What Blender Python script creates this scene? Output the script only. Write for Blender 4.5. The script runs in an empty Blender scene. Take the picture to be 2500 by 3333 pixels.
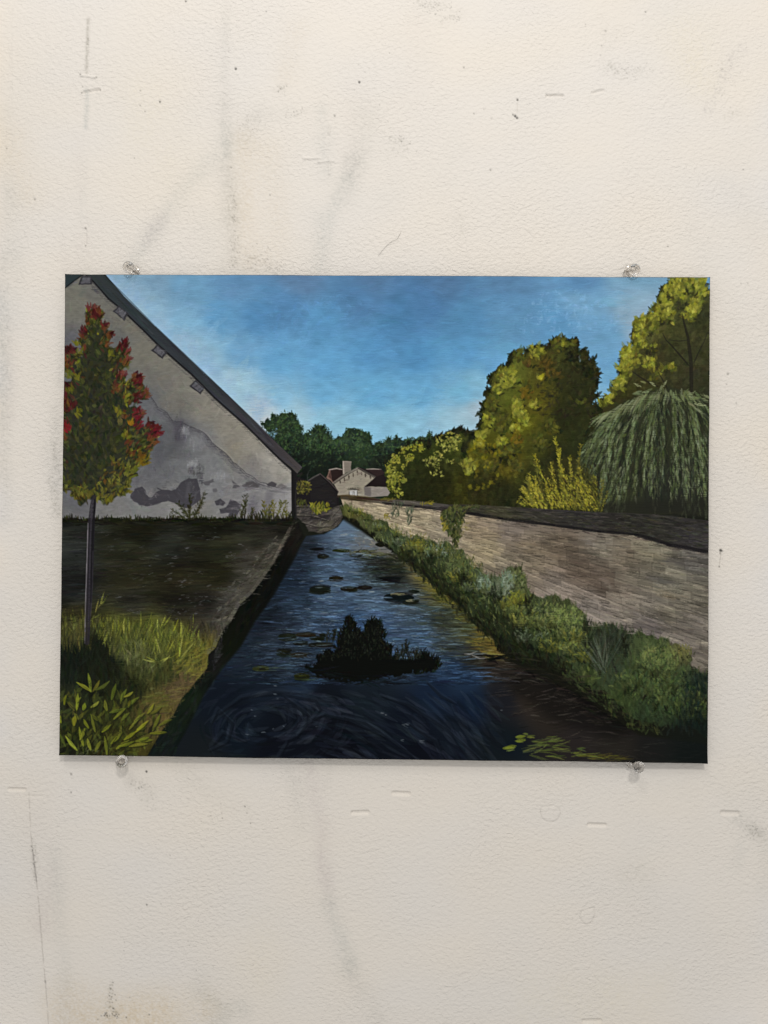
import bpy, math
import numpy as np

# ------------------------------------------------------------------ camera, light, exposure
scene = bpy.context.scene
col = scene.collection

CAM_ROT = (0.00836284781588196, -0.008768408842656611, 0.011413622115404904)
CAM_LOC = (0.008052757177537666, -0.7038717472414598, -0.001236404639772191)
FPX, PCX, PCY = 2400.0, 1250.0, 1666.5            # focal length and centre in photo pixels

cam_data = bpy.data.cameras.new("camera")
cam_data.sensor_fit = 'HORIZONTAL'
cam_data.sensor_width = 36.0
cam_data.lens = 36.0 * FPX / 2500.0
cam_data.clip_start = 0.01
cam_data.clip_end = 50.0
cam = bpy.data.objects.new("camera", cam_data)
cam.rotation_euler = (math.pi / 2 + CAM_ROT[0], CAM_ROT[1], CAM_ROT[2])
cam.location = CAM_LOC
col.objects.link(cam)
scene.camera = cam

world = bpy.data.worlds.new("World")
scene.world = world
world.use_nodes = True
wb = world.node_tree.nodes["Background"]
wb.inputs[0].default_value = (1.0, 0.975, 0.945, 1.0)
wb.inputs[1].default_value = 0.52


def area_light(name, loc, target, sx, sy, power, color):
    d = bpy.data.lights.new(name, 'AREA')
    d.shape = 'RECTANGLE'
    d.size, d.size_y = sx, sy
    d.energy = power
    d.color = color
    o = bpy.data.objects.new(name, d)
    o.location = loc
    v = np.array(target, float) - np.array(loc, float)
    v /= np.linalg.norm(v)
    import mathutils
    o.rotation_euler = mathutils.Vector(v).to_track_quat('-Z', 'Y').to_euler()
    col.objects.link(o)
    return o


area_light("ceiling_lamp_near", (0.22, -1.45, 1.12), (0.05, 0, 0.15), 0.24, 0.16, 11.0, (1.0, 0.955, 0.90))
area_light("ceiling_lamp_far", (-0.45, -1.35, 1.75), (0, 0, 0.0), 0.5, 0.5, 7.0, (1.0, 0.96, 0.91))

vs = scene.view_settings
vs.view_transform = 'Standard'
vs.look = 'None'
vs.exposure = 0.12
vs.gamma = 1.0
vs.use_curve_mapping = False
scene.cycles.max_bounces = 10
scene.cycles.transmission_bounces = 10
scene.cycles.caustics_refractive = True

# ------------------------------------------------------------------ numpy helpers
RS = np.random.RandomState(11)
D = 2500.0 / 1659.0                                # drawing unit -> photo pixel


def rot_matrix():
    a = math.pi / 2 + CAM_ROT[0]
    ey, ez = CAM_ROT[1], CAM_ROT[2]
    Rx = np.array([[1, 0, 0], [0, math.cos(a), -math.sin(a)], [0, math.sin(a), math.cos(a)]])
    Ry = np.array([[math.cos(ey), 0, math.sin(ey)], [0, 1, 0], [-math.sin(ey), 0, math.cos(ey)]])
    Rz = np.array([[math.cos(ez), -math.sin(ez), 0], [math.sin(ez), math.cos(ez), 0], [0, 0, 1]])
    return Rz @ Ry @ Rx


ROT = rot_matrix()


def to_drawing(X, Y, Z):
    """world point on a plane -> drawing units of the survey sheet the marks were measured on"""
    p = np.stack([X - CAM_LOC[0], Y - CAM_LOC[1], Z - CAM_LOC[2]], -1) @ ROT
    return (PCX + FPX * p[..., 0] / -p[..., 2]) / D, (PCY - FPX * p[..., 1] / -p[..., 2]) / D


def from_drawing(u, v, y):
    """survey sheet -> world point on the plane at depth y"""
    d = ROT @ np.array([(u * D - PCX) / FPX, -(v * D - PCY) / FPX, -1.0])
    t = (y - CAM_LOC[1]) / d[1]
    return (CAM_LOC[0] + d[0] * t, y, CAM_LOC[2] + d[2] * t)


def illum(x, z):
    """measured fall of the room's light over the canvas, used to turn seen colours into pigment"""
    u, v = to_drawing(x, np.full_like(x, -0.010), z)
    a, b = (u - 830) / 1000, (v - 1120) / 1000
    k = [(0.890, 0.0100, -0.171, -0.0140, 0.0705), (0.864, 0.0109, -0.161, -0.0196, 0.0543), (0.829, 0.0119, -0.147, -0.0272, 0.0394)]
    return 1.035 * np.stack([c[0] + c[1] * a + c[2] * b + c[3] * a * a + c[4] * b * b for c in k], -1)


def blur1(a, r, axis):
    if r < 1:
        return a
    k = 2 * r + 1
    pad = [(0, 0)] * a.ndim
    pad[axis] = (r + 1, r)
    c = np.cumsum(np.pad(a, pad, mode='edge'), axis=axis, dtype=np.float64)
    n = a.shape[axis]
    hi = np.take(c, np.arange(k, k + n), axis=axis)
    lo = np.take(c, np.arange(0, n), axis=axis)
    return ((hi - lo) / k).astype(np.float32)


def blur(a, rx, ry=None):
    ry = rx if ry is None else ry
    for _ in range(2):
        a = blur1(a, int(rx), 1)
        a = blur1(a, int(ry), 0)
    return a


def noise(h, w, rx, ry=None, seed=0):
    """smooth noise, zero mean, unit deviation"""
    r = np.random.RandomState(seed)
    ry = rx if ry is None else ry
    a = blur(r.rand(h, w).astype(np.float32), rx, ry)
    a -= a.mean()
    return a / (a.std() + 1e-9)


def smooth(x):
    x = np.clip(x, 0, 1)
    return x * x * (3 - 2 * x)

# ------------------------------------------------------------------ painting: a brush engine
X0, Y0, PW, PH = 112, 576, 1436, 1092              # raster of the picture, one pixel per drawing unit
IMG = np.zeros((PH, PW, 3), np.float32)
HGT = np.zeros((PH, PW), np.float32)               # thickness of the paint
YY, XX = np.mgrid[0:PH, 0:PW].astype(np.float32)
XX += X0
YY += Y0
GRAIN = noise(512, 512, 1, 1, 5)
STREAK = noise(512, 512, 9, 0, 6)
WEAVE = noise(PH, PW, 7, 0, 7) * 0.6 + np.sin(YY * 2 * math.pi / 3.65 + noise(PH, PW, 40, 40, 8) * 1.5) * 0.7


def C(*c):
    return np.array(c, np.float32) / 255.0


def box(x0, y0, x1, y1):
    a = max(0, int(x0 - X0)); b = min(PW, int(x1 - X0) + 2)
    c = max(0, int(y0 - Y0)); d = min(PH, int(y1 - Y0) + 2)
    return a, b, c, d


def seg_dist(px, py, pts, closed=False):
    best = np.full(px.shape, 1e9, np.float32)
    n = len(pts)
    for i in range(n if closed else n - 1):
        ax, ay = pts[i]; bx, by = pts[(i + 1) % n]
        dx, dy = bx - ax, by - ay
        L = dx * dx + dy * dy + 1e-9
        t = np.clip(((px - ax) * dx + (py - ay) * dy) / L, 0, 1)
        best = np.minimum(best, (px - ax - t * dx) ** 2 + (py - ay - t * dy) ** 2)
    return np.sqrt(best)


def inside(px, py, pts):
    ins = np.zeros(px.shape, bool)
    n = len(pts)
    j = n - 1
    for i in range(n):
        xi, yi = pts[i]; xj, yj = pts[j]
        if yi != yj:
            ins ^= ((yi > py) != (yj > py)) & (px < (xj - xi) * (py - yi) / (yj - yi) + xi)
        j = i
    return ins


def mask(pts, soft=0.8, rough=0.0, seed=1, rr=3):
    """0..1 mask of a polygon, soft edge, optionally with a ragged outline"""
    m = np.zeros((PH, PW), np.float32)
    xs = [p[0] for p in pts]; ys = [p[1] for p in pts]
    g = soft + rough * 3 + 2
    a, b, c, d = box(min(xs) - g, min(ys) - g, max(xs) + g, max(ys) + g)
    if b <= a or d <= c:
        return m
    px, py = XX[c:d, a:b], YY[c:d, a:b]
    sd = seg_dist(px, py, pts, True)
    sd = np.where(inside(px, py, pts), sd, -sd)
    if rough:
        sd = sd + rough * noise(PH, PW, rr, rr, seed)[c:d, a:b]
    m[c:d, a:b] = smooth(sd / (2 * soft) + 0.5)
    return m


def put(m, c, a=1.0):
    w = (m * a)[..., None]
    IMG[:] = IMG * (1 - w) + c * w


def fill(pts, c, soft=0.8, rough=0.0, a=1.0, seed=1, rr=3):
    m = mask(pts, soft, rough, seed, rr)
    put(m, C(*c), a)
    return m


def field(ctrl, power=3.0, step=6):
    """smooth colour field through measured colours [(x, y, r, g, b), ...]"""
    gx = np.arange(0, PW + step, step); gy = np.arange(0, PH + step, step)
    GX, GY = np.meshgrid(gx + X0, gy + Y0)
    acc = np.zeros(GX.shape + (3,)); ws = np.zeros(GX.shape)
    for x, y, r, g, b in ctrl:
        w = 1.0 / (((GX - x) ** 2 + (GY - y) ** 2 + 300.0) ** (power / 2))
        acc += w[..., None] * C(r, g, b); ws += w
    F = (acc / ws[..., None]).astype(np.float32)
    fx = (XX - X0) / step; fy = (YY - Y0) / step
    ix = fx.astype(int); iy = fy.astype(int)
    tx = (fx - ix)[..., None]; ty = (fy - iy)[..., None]
    return (F[iy, ix] * (1 - tx) + F[iy, ix + 1] * tx) * (1 - ty) + (F[iy + 1, ix] * (1 - tx) + F[iy + 1, ix + 1] * tx) * ty


def stroke(pts, w, c, a=0.9, w1=0.15, dry=0.0, body=0.5, belly=0.4, clip=None):
    """one brush stroke along a short polyline: swelling, tapering, bristled, dry over the weave"""
    n = len(pts)
    xs = [p[0] for p in pts]; ys = [p[1] for p in pts]
    A, B, Cc, Dd = box(min(xs) - w - 1, min(ys) - w - 1, max(xs) + w + 1, max(ys) + w + 1)
    if B <= A or Dd <= Cc:
        return
    px, py = XX[Cc:Dd, A:B], YY[Cc:Dd, A:B]
    best = np.full(px.shape, 1e9, np.float32); T = np.zeros(px.shape, np.float32); S = np.zeros(px.shape, np.float32)
    for i in range(n - 1):
        ax, ay = pts[i]; bx, by = pts[i + 1]
        dx, dy = bx - ax, by - ay
        L = dx * dx + dy * dy + 1e-6
        t = np.clip(((px - ax) * dx + (py - ay) * dy) / L, 0, 1)
        qx = px - ax - t * dx; qy = py - ay - t * dy
        d2 = qx * qx + qy * qy
        k = d2 < best
        best = np.where(k, d2, best)
        T = np.where(k, (i + t) / (n - 1), T)
        S = np.where(k, (qx * dy - qy * dx) / math.sqrt(L), S)
    d = np.sqrt(best)
    prof = np.where(T < belly, w1 + (1 - w1) * np.sqrt(np.clip(T / belly, 0, 1)), w1 + (1 - w1) * (1 - np.clip((T - belly) / (1 - belly), 0, 1) ** 1.6))
    half = 0.5 * w * prof + 0.25
    al = np.clip((half - d) / 1.0 + 0.5, 0, 1)
    o1, o2 = RS.randint(0, 500), RS.randint(0, 500)
    br = STREAK[(S * 1.6 + o1).astype(int) % 512, (T * 40 + o2).astype(int) % 512]
    al = al * np.clip(1 - 0.22 * np.abs(br), 0.3, 1) * a
    if dry > 0:
        al = al * smooth((WEAVE[Cc:Dd, A:B] * 0.5 + 0.5 + 0.35 * br - dry) * 2.2 + 0.5)
    if clip is not None:
        al = al * clip[Cc:Dd, A:B]
    al3 = al[..., None]
    tint = 1 + 0.07 * br[..., None]
    IMG[Cc:Dd, A:B] = IMG[Cc:Dd, A:B] * (1 - al3) + c * tint * al3
    HGT[Cc:Dd, A:B] = HGT[Cc:Dd, A:B] * (1 - 0.5 * al) + body * al * (1 + 0.3 * br)


def arc(x, y, L, ang, bend=0.0, n=4):
    """polyline of length L from x, y; ang in degrees, 0 = right, 90 = up"""
    pts = [(x, y)]
    a = math.radians(ang)
    for i in range(n):
        x += L / n * math.cos(a); y -= L / n * math.sin(a)
        a += math.radians(bend) / n
        pts.append((x, y))
    return pts


def pick(pal, jit=0.08):
    c = C(*pal[RS.randint(len(pal))])
    return np.clip(c * (1 + jit * RS.randn()) + 0.012 * RS.randn(3).astype(np.float32), 0, 1)


def points(m, n):
    """n random points spread with density m"""
    c = np.cumsum(m.ravel().astype(np.float64))
    if c[-1] <= 0:
        return []
    idx = np.searchsorted(c, RS.rand(n) * c[-1])
    ys, xs = np.divmod(idx, PW)
    return [(x + X0 + RS.rand(), y + Y0 + RS.rand()) for x, y in zip(xs, ys)]


def scumble(m, n, L, w, ang, jit=0.12, a=0.5, dry=0.3, src=None, clipit=True, bend=0, spread=12, body=0.25):
    """many strokes that take up the colour beneath, vary it a little and follow a direction"""
    S = IMG if src is None else src
    for x, y in points(m, n):
        ix, iy = min(PW - 1, max(0, int(x - X0))), min(PH - 1, max(0, int(y - Y0)))
        c = S[iy, ix] * (1 + jit * RS.randn()) + 0.01 * RS.randn(3).astype(np.float32)
        A = ang(x, y) if callable(ang) else ang
        l = L * (0.5 + RS.rand())
        stroke(arc(x, y, l, A + spread * RS.randn(), bend * RS.randn(), 3), w * (0.6 + 0.8 * RS.rand()), np.clip(c, 0, 1), a, 0.3, dry, body, 0.5, m if clipit else None)


def desat(m, s, g=1.0):
    """pull a masked area towards grey; g scales its value"""
    L_ = (IMG @ np.array([0.3, 0.55, 0.15], np.float32))[..., None]
    w = m[..., None]
    IMG[:] = IMG * (1 - w) + (L_ + (IMG - L_) * s) * g * w


def leafy(m, n, L, w, ang, facs=(0.55, 0.75, 0.9, 1.2, 1.45), a=0.65, spread=35, dry=0.1, clip=None, bend=15, body=0.7):
    """leaf-sized touches lighter and darker than what lies beneath"""
    S = IMG.copy()
    for x, y in points(m, n):
        ix, iy = min(PW - 1, max(0, int(x - X0))), min(PH - 1, max(0, int(y - Y0)))
        c = np.clip(S[iy, ix] * facs[RS.randint(len(facs))] * (1 + 0.05 * RS.randn()) + 0.008 * RS.randn(3).astype(np.float32), 0, 1)
        A = (ang(x, y) if callable(ang) else ang) + spread * RS.randn()
        l = L * (0.55 + 0.9 * RS.rand())
        stroke(arc(x - l / 2 * math.cos(math.radians(A)), y + l / 2 * math.sin(math.radians(A)), l, A, bend * RS.randn(), 3), w * (0.6 + 0.8 * RS.rand()), c, a, 0.2, dry, body, 0.45, clip)


def dabs(m, n, L, w, ang, pal, a=0.85, spread=30, dry=0.0, clip=None, bend=20, jit=0.1, body=0.8, w1=0.15):
    for x, y in points(m, n):
        A = ang(x, y) if callable(ang) else ang
        l = L * (0.55 + 0.9 * RS.rand())
        A += spread * RS.randn()
        stroke(arc(x - l / 2 * math.cos(math.radians(A)), y + l / 2 * math.sin(math.radians(A)), l, A, bend * RS.randn(), 3),
               w * (0.6 + 0.8 * RS.rand()), pick(pal, jit), a, w1, dry, body, 0.45, clip)


def Z(x0, y0, pts):
    """coordinates read in an enlarged detail whose corner is at photo pixel x0, y0"""
    return [(x0 / D + zx * 0.28, y0 / D + zy * 0.28) for zx, zy in pts]

# ------------------------------------------------------------------ painting: sky
sky = field([
    (215, 600, 136, 162, 184), (250, 605, 124, 160, 190), (300, 645, 122, 162, 196), (330, 600, 110, 150, 185), (400, 620, 98, 148, 190), (500, 615, 86, 134, 182), (640, 606, 86, 122, 165),
    (800, 606, 76, 116, 162), (950, 608, 74, 114, 160), (1100, 612, 80, 124, 170), (1250, 612, 82, 132, 182), (1380, 606, 104, 150, 186), (1500, 605, 96, 148, 188), (1525, 620, 92, 142, 190),
    (290, 665, 142, 174, 196), (330, 700, 128, 168, 200), (400, 700, 112, 162, 202), (470, 680, 84, 142, 192), (560, 690, 74, 132, 186), (620, 660, 74, 126, 178), (700, 700, 78, 138, 190), (780, 650, 72, 120, 170), (860, 690, 66, 120, 172), (920, 650, 68, 116, 168),
    (1000, 700, 74, 130, 180), (1100, 670, 84, 136, 184), (1200, 700, 84, 142, 192), (1250, 650, 108, 158, 200), (1310, 720, 96, 150, 196), (1380, 640, 126, 162, 192), (1366, 690, 130, 160, 188),
    (400, 745, 134, 174, 202), (450, 780, 130, 174, 206), (520, 760, 98, 154, 202), (600, 780, 88, 152, 204), (700, 790, 86, 152, 206), (800, 760, 78, 142, 198), (900, 770, 74, 138, 194), (1000, 760, 80, 144, 198), (1060, 790, 92, 154, 204), (1310, 800, 96, 154, 202), (1300, 860, 112, 166, 206),
    (490, 830, 144, 180, 206), (520, 850, 138, 180, 208), (600, 850, 118, 172, 212), (700, 850, 96, 162, 212), (800, 850, 90, 158, 208), (900, 850, 92, 158, 208), (1000, 850, 102, 166, 208), (1035, 830, 116, 170, 206),
    (560, 890, 172, 184, 198), (640, 900, 140, 180, 206), (720, 900, 124, 178, 212), (800, 915, 122, 178, 214), (880, 920, 124, 178, 212), (960, 920, 134, 178, 206), (1010, 905, 142, 176, 200), (1030, 890, 150, 172, 192)], 4.0)
FULL = np.ones((PH, PW), np.float32)
skym = (YY < 990).astype(np.float32)
IMG[:] = sky
desat(FULL, 0.86, 1.03)
IMG[:] = IMG * np.array([1.02, 1.015, 0.975], np.float32)
IMG *= (1 + 0.011 * noise(PH, PW, 26, 14, 12) + 0.02 * noise(PH, PW, 8, 4, 13))[..., None]
scumble(skym, 1300, 46, 20, 4, 0.03, 0.22, 0.1, spread=30, clipit=False, bend=30)
scumble(skym, 3000, 26, 4, 2, 0.05, 0.35, 0.45, spread=12, clipit=False, bend=20)
put(smooth((YY - 985) / 10) * 1.0, C(26, 28, 22))
# scrubbed pale cloud along the gable and in the upper right
cl = blur(mask([(215, 592), (262, 592), (330, 660), (420, 740), (520, 838), (600, 880), (560, 905), (480, 850), (300, 680)], 14), 8)
dabs(cl * (0.5 + 0.5 * (noise(PH, PW, 16, 16, 3) > 0)), 330, 34, 18, 60, [(150, 176, 198), (140, 172, 200), (158, 178, 194), (128, 166, 200)], 0.16, 50, 0.25, jit=0.04, body=0.2)
dabs(mask([(1170, 630), (1290, 640), (1340, 700), (1240, 730), (1130, 700)], 20), 130, 12, 6, 45, [(126, 172, 212), (138, 180, 214)], 0.35, 60, 0.5, jit=0.03)
dabs(mask([(600, 650), (760, 640), (780, 720), (640, 760), (560, 720)], 20), 90, 16, 8, 45, [(94, 148, 198), (104, 156, 202)], 0.3, 60, 0.5, jit=0.03)
hz = mask([(1400, 640), (1420, 630), (1380, 700), (1360, 780), (1348, 760), (1362, 690)], 6)
put(blur(hz, 6), C(160, 164, 174), 0.16)

# ------------------------------------------------------------------ painting: far tree line
tl = Z(800, 1250, [(120, 300), (150, 280), (200, 285), (200, 240), (260, 230), (300, 232), (340, 215), (380, 250), (410, 300), (436, 330), (425, 375), (440, 392), (462, 378), (500, 388), (512, 345),
                   (560, 315), (606, 340), (615, 385), (640, 370), (650, 405), (700, 432), (755, 402), (768, 352), (810, 344), (856, 345), (890, 372), (950, 380), (960, 450), (975, 465), (1010, 452),
                   (1080, 442), (1100, 425), (1128, 428), (1165, 397), (1190, 432), (1260, 432), (1340, 412), (1400, 414), (1416, 385), (1440, 432), (1500, 440), (1500, 800), (1080, 900), (700, 900), (360, 900), (300, 560)])
tm = fill(tl, (24, 34, 26), 1.0, 1.6, seed=21, rr=2)
fz = field([(600, 920, 38, 52, 32), (590, 990, 20, 26, 22), (680, 930, 42, 62, 44), (690, 990, 26, 36, 26), (760, 935, 44, 60, 50), (790, 975, 40, 58, 34), (860, 960, 34, 50, 44), (920, 960, 30, 44, 40), (700, 1010, 22, 28, 22), (640, 1020, 16, 20, 18), (830, 1000, 26, 30, 24)], 4)
put(tm, fz, 0.8)
TLM = tm
top = tm * smooth(1 - (YY - 900) / 130)
dabs(top, 1500, 9, 3.2, 60, [(40, 60, 30), (52, 74, 36), (30, 44, 32), (22, 32, 26), (60, 84, 52), (34, 48, 40)], 0.75, 45, 0.2, clip=None if False else blur(tm, 1))
dabs(tm * (YY > 940), 700, 10, 4, 60, [(20, 28, 22), (28, 40, 28), (36, 52, 32), (16, 22, 18)], 0.6, 50, 0.2, clip=tm)
edge = np.clip(blur(tm, 2) * (1 - blur(tm, 2)) * 4, 0, 1) * (YY < 962) * (XX < 1000)
dabs(edge, 420, 8, 2.2, 80, [(34, 50, 32), (28, 42, 30), (50, 70, 44), (24, 36, 30)], 0.8, 35, 0.1)
for tr in (Z(800, 1250, [(230, 440), (240, 360), (270, 300)]), Z(800, 1250, [(330, 520), (325, 440), (350, 370)]), Z(800, 1250, [(560, 430), (562, 380), (566, 330)])):
    stroke(tr, 2.0, C(18, 20, 16), 0.6)
dabs(mask(Z(800, 1250, [(180, 370), (230, 340), (250, 400), (210, 430)]), 3), 22, 5, 3, 60, [(120, 160, 186), (110, 150, 176)], 0.6, 40, 0.2)
for cx, cy in Z(800, 1250, [(700, 440), (760, 430), (640, 430), (1100, 445), (880, 470)]):
    put(blur(mask([(cx - 12, cy), (cx, cy - 8), (cx + 14, cy), (cx + 8, cy + 10), (cx - 8, cy + 10)], 3), 2), C(72, 100, 66), 0.25)

# ------------------------------------------------------------------ painting: yellow-green trees on the right
T1 = Z(800, 1250, [(1075, 860), (1070, 740), (1078, 660), (1080, 620), (1112, 590), (1120, 560), (1158, 545), (1170, 515), (1215, 495), (1235, 475), (1290, 462), (1330, 455), (1385, 462), (1430, 440), (1470, 415), (1500, 400), (1560, 390), (1600, 372), (1659, 362)]) \
    + Z(1450, 1050, [(50, 850), (95, 835), (140, 822), (165, 850), (210, 862), (250, 900), (500, 1100), (700, 1300)]) + [(1130, 1098), (1000, 1092), (840, 1080)]
T2 = Z(1450, 1050, [(212, 900), (215, 850), (255, 825), (240, 800), (285, 755), (270, 690), (300, 670), (292, 612), (325, 590), (308, 545), (345, 515), (378, 485), (335, 450), (335, 428), (375, 400), (385, 362), (440, 345), (480, 320), (505, 290), (500, 238), (560, 228), (600, 240), (618, 210),
                        (660, 200), (690, 180), (740, 195), (760, 175), (808, 185), (804, 150), (840, 118), (880, 125), (915, 103), (930, 135), (950, 165), (975, 135), (1000, 116), (1015, 165), (1010, 215), (1045, 225), (1078, 208), (1095, 250), (1105, 290), (1145, 282), (1150, 350), (1192, 375),
                        (1180, 405), (1135, 425), (1172, 455), (1172, 485), (1140, 530), (1170, 560), (1130, 600), (1135, 630), (1190, 655), (1220, 900), (1200, 1300)]) + [(1300, 1100), (1080, 1100), (1010, 1080), (1000, 960)]
T3 = Z(1450, 1050, [(1160, 700), (1190, 655), (1190, 625), (1230, 600), (1245, 570), (1300, 545), (1310, 460), (1355, 420), (1362, 395), (1330, 365), (1370, 330), (1352, 275), (1395, 200), (1440, 215), (1450, 170), (1445, 130), (1436, 70), (1470, 20)]) \
    + Z(1750, 870, [(735, 500), (738, 440), (790, 405), (835, 385), (895, 355), (885, 305), (935, 285), (928, 240), (960, 215), (950, 180), (1000, 130), (1030, 100), (1100, 80), (1150, 85), (1195, 95), (1215, 140), (1240, 110), (1300, 85), (1285, 150), (1295, 215), (1330, 185), (1345, 190), (1345, 1100)]) + [(1540, 1110), (1300, 1110), (1240, 1000)]
t3m = fill(T3, (54, 58, 30), 1.0, 1.0, seed=31, rr=2)
t1m = fill(T1, (38, 42, 20), 1.0, 1.2, seed=32, rr=2)
t2m = fill(T2, (44, 46, 24), 1.0, 1.2, seed=33, rr=2)
f3 = field([(1480, 620, 90, 94, 42), (1520, 680, 50, 52, 32), (1500, 760, 56, 56, 36), (1440, 760, 54, 54, 32), (1400, 790, 56, 54, 30), (1360, 860, 52, 50, 26), (1500, 830, 50, 50, 34), (1520, 860, 42, 44, 32), (1400, 700, 92, 92, 46)], 3)
put(t3m, f3, 0.85)
f2 = field([(1110, 800, 96, 94, 40), (1100, 850, 92, 90, 36), (1210, 760, 70, 68, 34), (1170, 780, 80, 66, 28), (1230, 800, 44, 42, 26), (1160, 870, 92, 78, 28), (1220, 900, 36, 36, 22), (1120, 920, 94, 86, 24), (1060, 900, 80, 78, 32), (1100, 1000, 92, 76, 22),
            (1040, 960, 82, 74, 24), (1200, 1000, 34, 34, 22), (1150, 1040, 48, 48, 24), (1090, 1070, 34, 34, 20), (1250, 850, 40, 40, 24), (1150, 960, 70, 66, 28), (1050, 1060, 40, 36, 18), (1270, 960, 40, 42, 26)], 3.5)
put(t2m, f2 * np.array([0.98, 1.06, 0.95], np.float32), 0.85)
f1 = field([(850, 1000, 64, 62, 24), (900, 990, 46, 46, 22), (880, 1040, 34, 34, 18), (950, 970, 56, 56, 26), (950, 1040, 38, 34, 16), (1010, 960, 80, 78, 34), (1000, 1050, 64, 54, 18), (920, 1070, 34, 32, 16), (1080, 1070, 36, 34, 20)], 3)
put(t1m * (1 - t2m * (XX > 1010)), f1 * np.array([0.88, 1.0, 0.92], np.float32), 0.8)
dk = [(26, 30, 17), (34, 38, 20), (42, 44, 24), (22, 25, 15)]
hi = [(148, 147, 52), (132, 133, 48), (112, 116, 42), (158, 156, 66), (98, 102, 40), (140, 138, 44)]
mid = [(84, 86, 36), (72, 74, 32), (96, 92, 34), (62, 64, 28)]
# dark dabs keep the outline ragged, then light dabs run down the sunlit left sides
for m_, s_ in ((t1m, 41), (t2m, 42), (t3m, 43)):
    bm_ = blur(m_, 3)
    e_ = np.clip(bm_ * (1 - bm_) * 4, 0, 1) * (YY < 1000)
    dabs(e_, 520, 11, 4.5, 70, dk, 0.8, 45, 0.0)
for m_ in (t1m, t2m, t3m * (1 - mask([(1300, 860), (1540, 840), (1540, 1110), (1260, 1110)], 10))):
    leafy(m_, 900, 13, 7.5, 65, (0.7, 0.82, 0.92, 1.1, 1.25, 1.35), 0.45, 45, 0.05)
scumble(t2m, 300, 14, 8, 60, 0.16, 0.3, 0.15, spread=50)
scumble(t3m * (YY > 700), 300, 20, 12, 60, 0.06, 0.5, 0.1, spread=50)
dabs(t2m * (XX > 1160) * (YY < 900) * 1.0, 260, 12, 5, 50, [(36, 36, 24), (44, 44, 28), (56, 54, 30), (34, 34, 22)], 0.6, 50, 0.1)


def cluster(cx, cy, rx, ry, n, L, w, pal, a=0.85, ang=60, spread=40, dry=0.0):
    for _ in range(n):
        r = math.sqrt(RS.rand()) ; th = RS.rand() * 6.283
        x = cx + rx * r * math.cos(th); y = cy + ry * r * math.sin(th)
        l = L * (0.6 + 0.8 * RS.rand()); A = ang + spread * RS.randn()
        stroke(arc(x, y, l, A, 25 * RS.randn(), 3), w * (0.7 + 0.6 * RS.rand()), pick(pal), a, 0.25, dry, 0.9, 0.45)


# middle tree: clusters read off the picture (detail 1450,1050)
for zx, zy, r, n, p in [(560, 260, 40, 14, mid), (690, 230, 45, 16, hi), (730, 210, 25, 6, hi), (880, 170, 55, 18, mid), (905, 180, 14, 4, hi), (985, 165, 18, 6, mid), (430, 400, 45, 20, hi), (500, 390, 40, 16, hi), (400, 440, 40, 12, mid), (470, 470, 45, 18, hi), (390, 520, 40, 12, hi),
                        (530, 450, 25, 8, hi), (735, 430, 20, 6, [(168, 160, 60), (150, 140, 40)]), (620, 490, 25, 6, mid), (360, 600, 40, 12, mid), (340, 640, 35, 8, mid), (360, 700, 45, 16, mid), (330, 760, 45, 12, hi), (550, 640, 40, 18, hi), (560, 700, 45, 20, hi), (600, 760, 35, 12, hi), (680, 640, 30, 9, hi),
                        (450, 760, 60, 14, mid), (530, 830, 40, 14, hi), (420, 830, 50, 12, mid), (270, 870, 40, 18, hi), (255, 940, 35, 18, hi), (270, 1000, 25, 8, mid), (430, 930, 40, 16, hi), (440, 1010, 40, 14, mid), (520, 990, 45, 14, mid), (170, 1090, 45, 20, hi), (185, 1140, 40, 14, hi), (335, 1120, 45, 16, mid),
                        (800, 790, 45, 14, mid), (840, 820, 30, 8, mid), (720, 930, 60, 16, mid), (540, 1100, 50, 16, mid), (610, 550, 50, 12, [(104, 86, 30), (96, 80, 28)]), (780, 330, 50, 10, [(88, 72, 30), (76, 64, 28)]), (820, 400, 45, 8, [(92, 76, 30), (84, 70, 30)]), (640, 320, 35, 6, [(82, 64, 30), (88, 68, 32)]),
                        (540, 900, 45, 10, [(110, 92, 28), (98, 84, 26)]), (1060, 620, 40, 4, mid), (1040, 330, 40, 6, dk), (1090, 400, 40, 10, dk), (960, 270, 40, 10, dk)]:
    x, y = Z(1450, 1050, [(zx, zy)])[0]
    cluster(x + 3, y + 4, r * 0.3, r * 0.28, int(n * 0.9), 8, 4.4, dk, 0.6, 60, 45)
    cluster(x, y, r * 0.36, r * 0.32, int(n * 1.3), 10, 6.5, [tuple(int(v * 0.82) for v in q) for q in p], 0.5, 60, 45)
    cluster(x, y, r * 0.28, r * 0.25, int(n * 1.2), 9, 5.6, p, 0.72, 60, 45)
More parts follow.
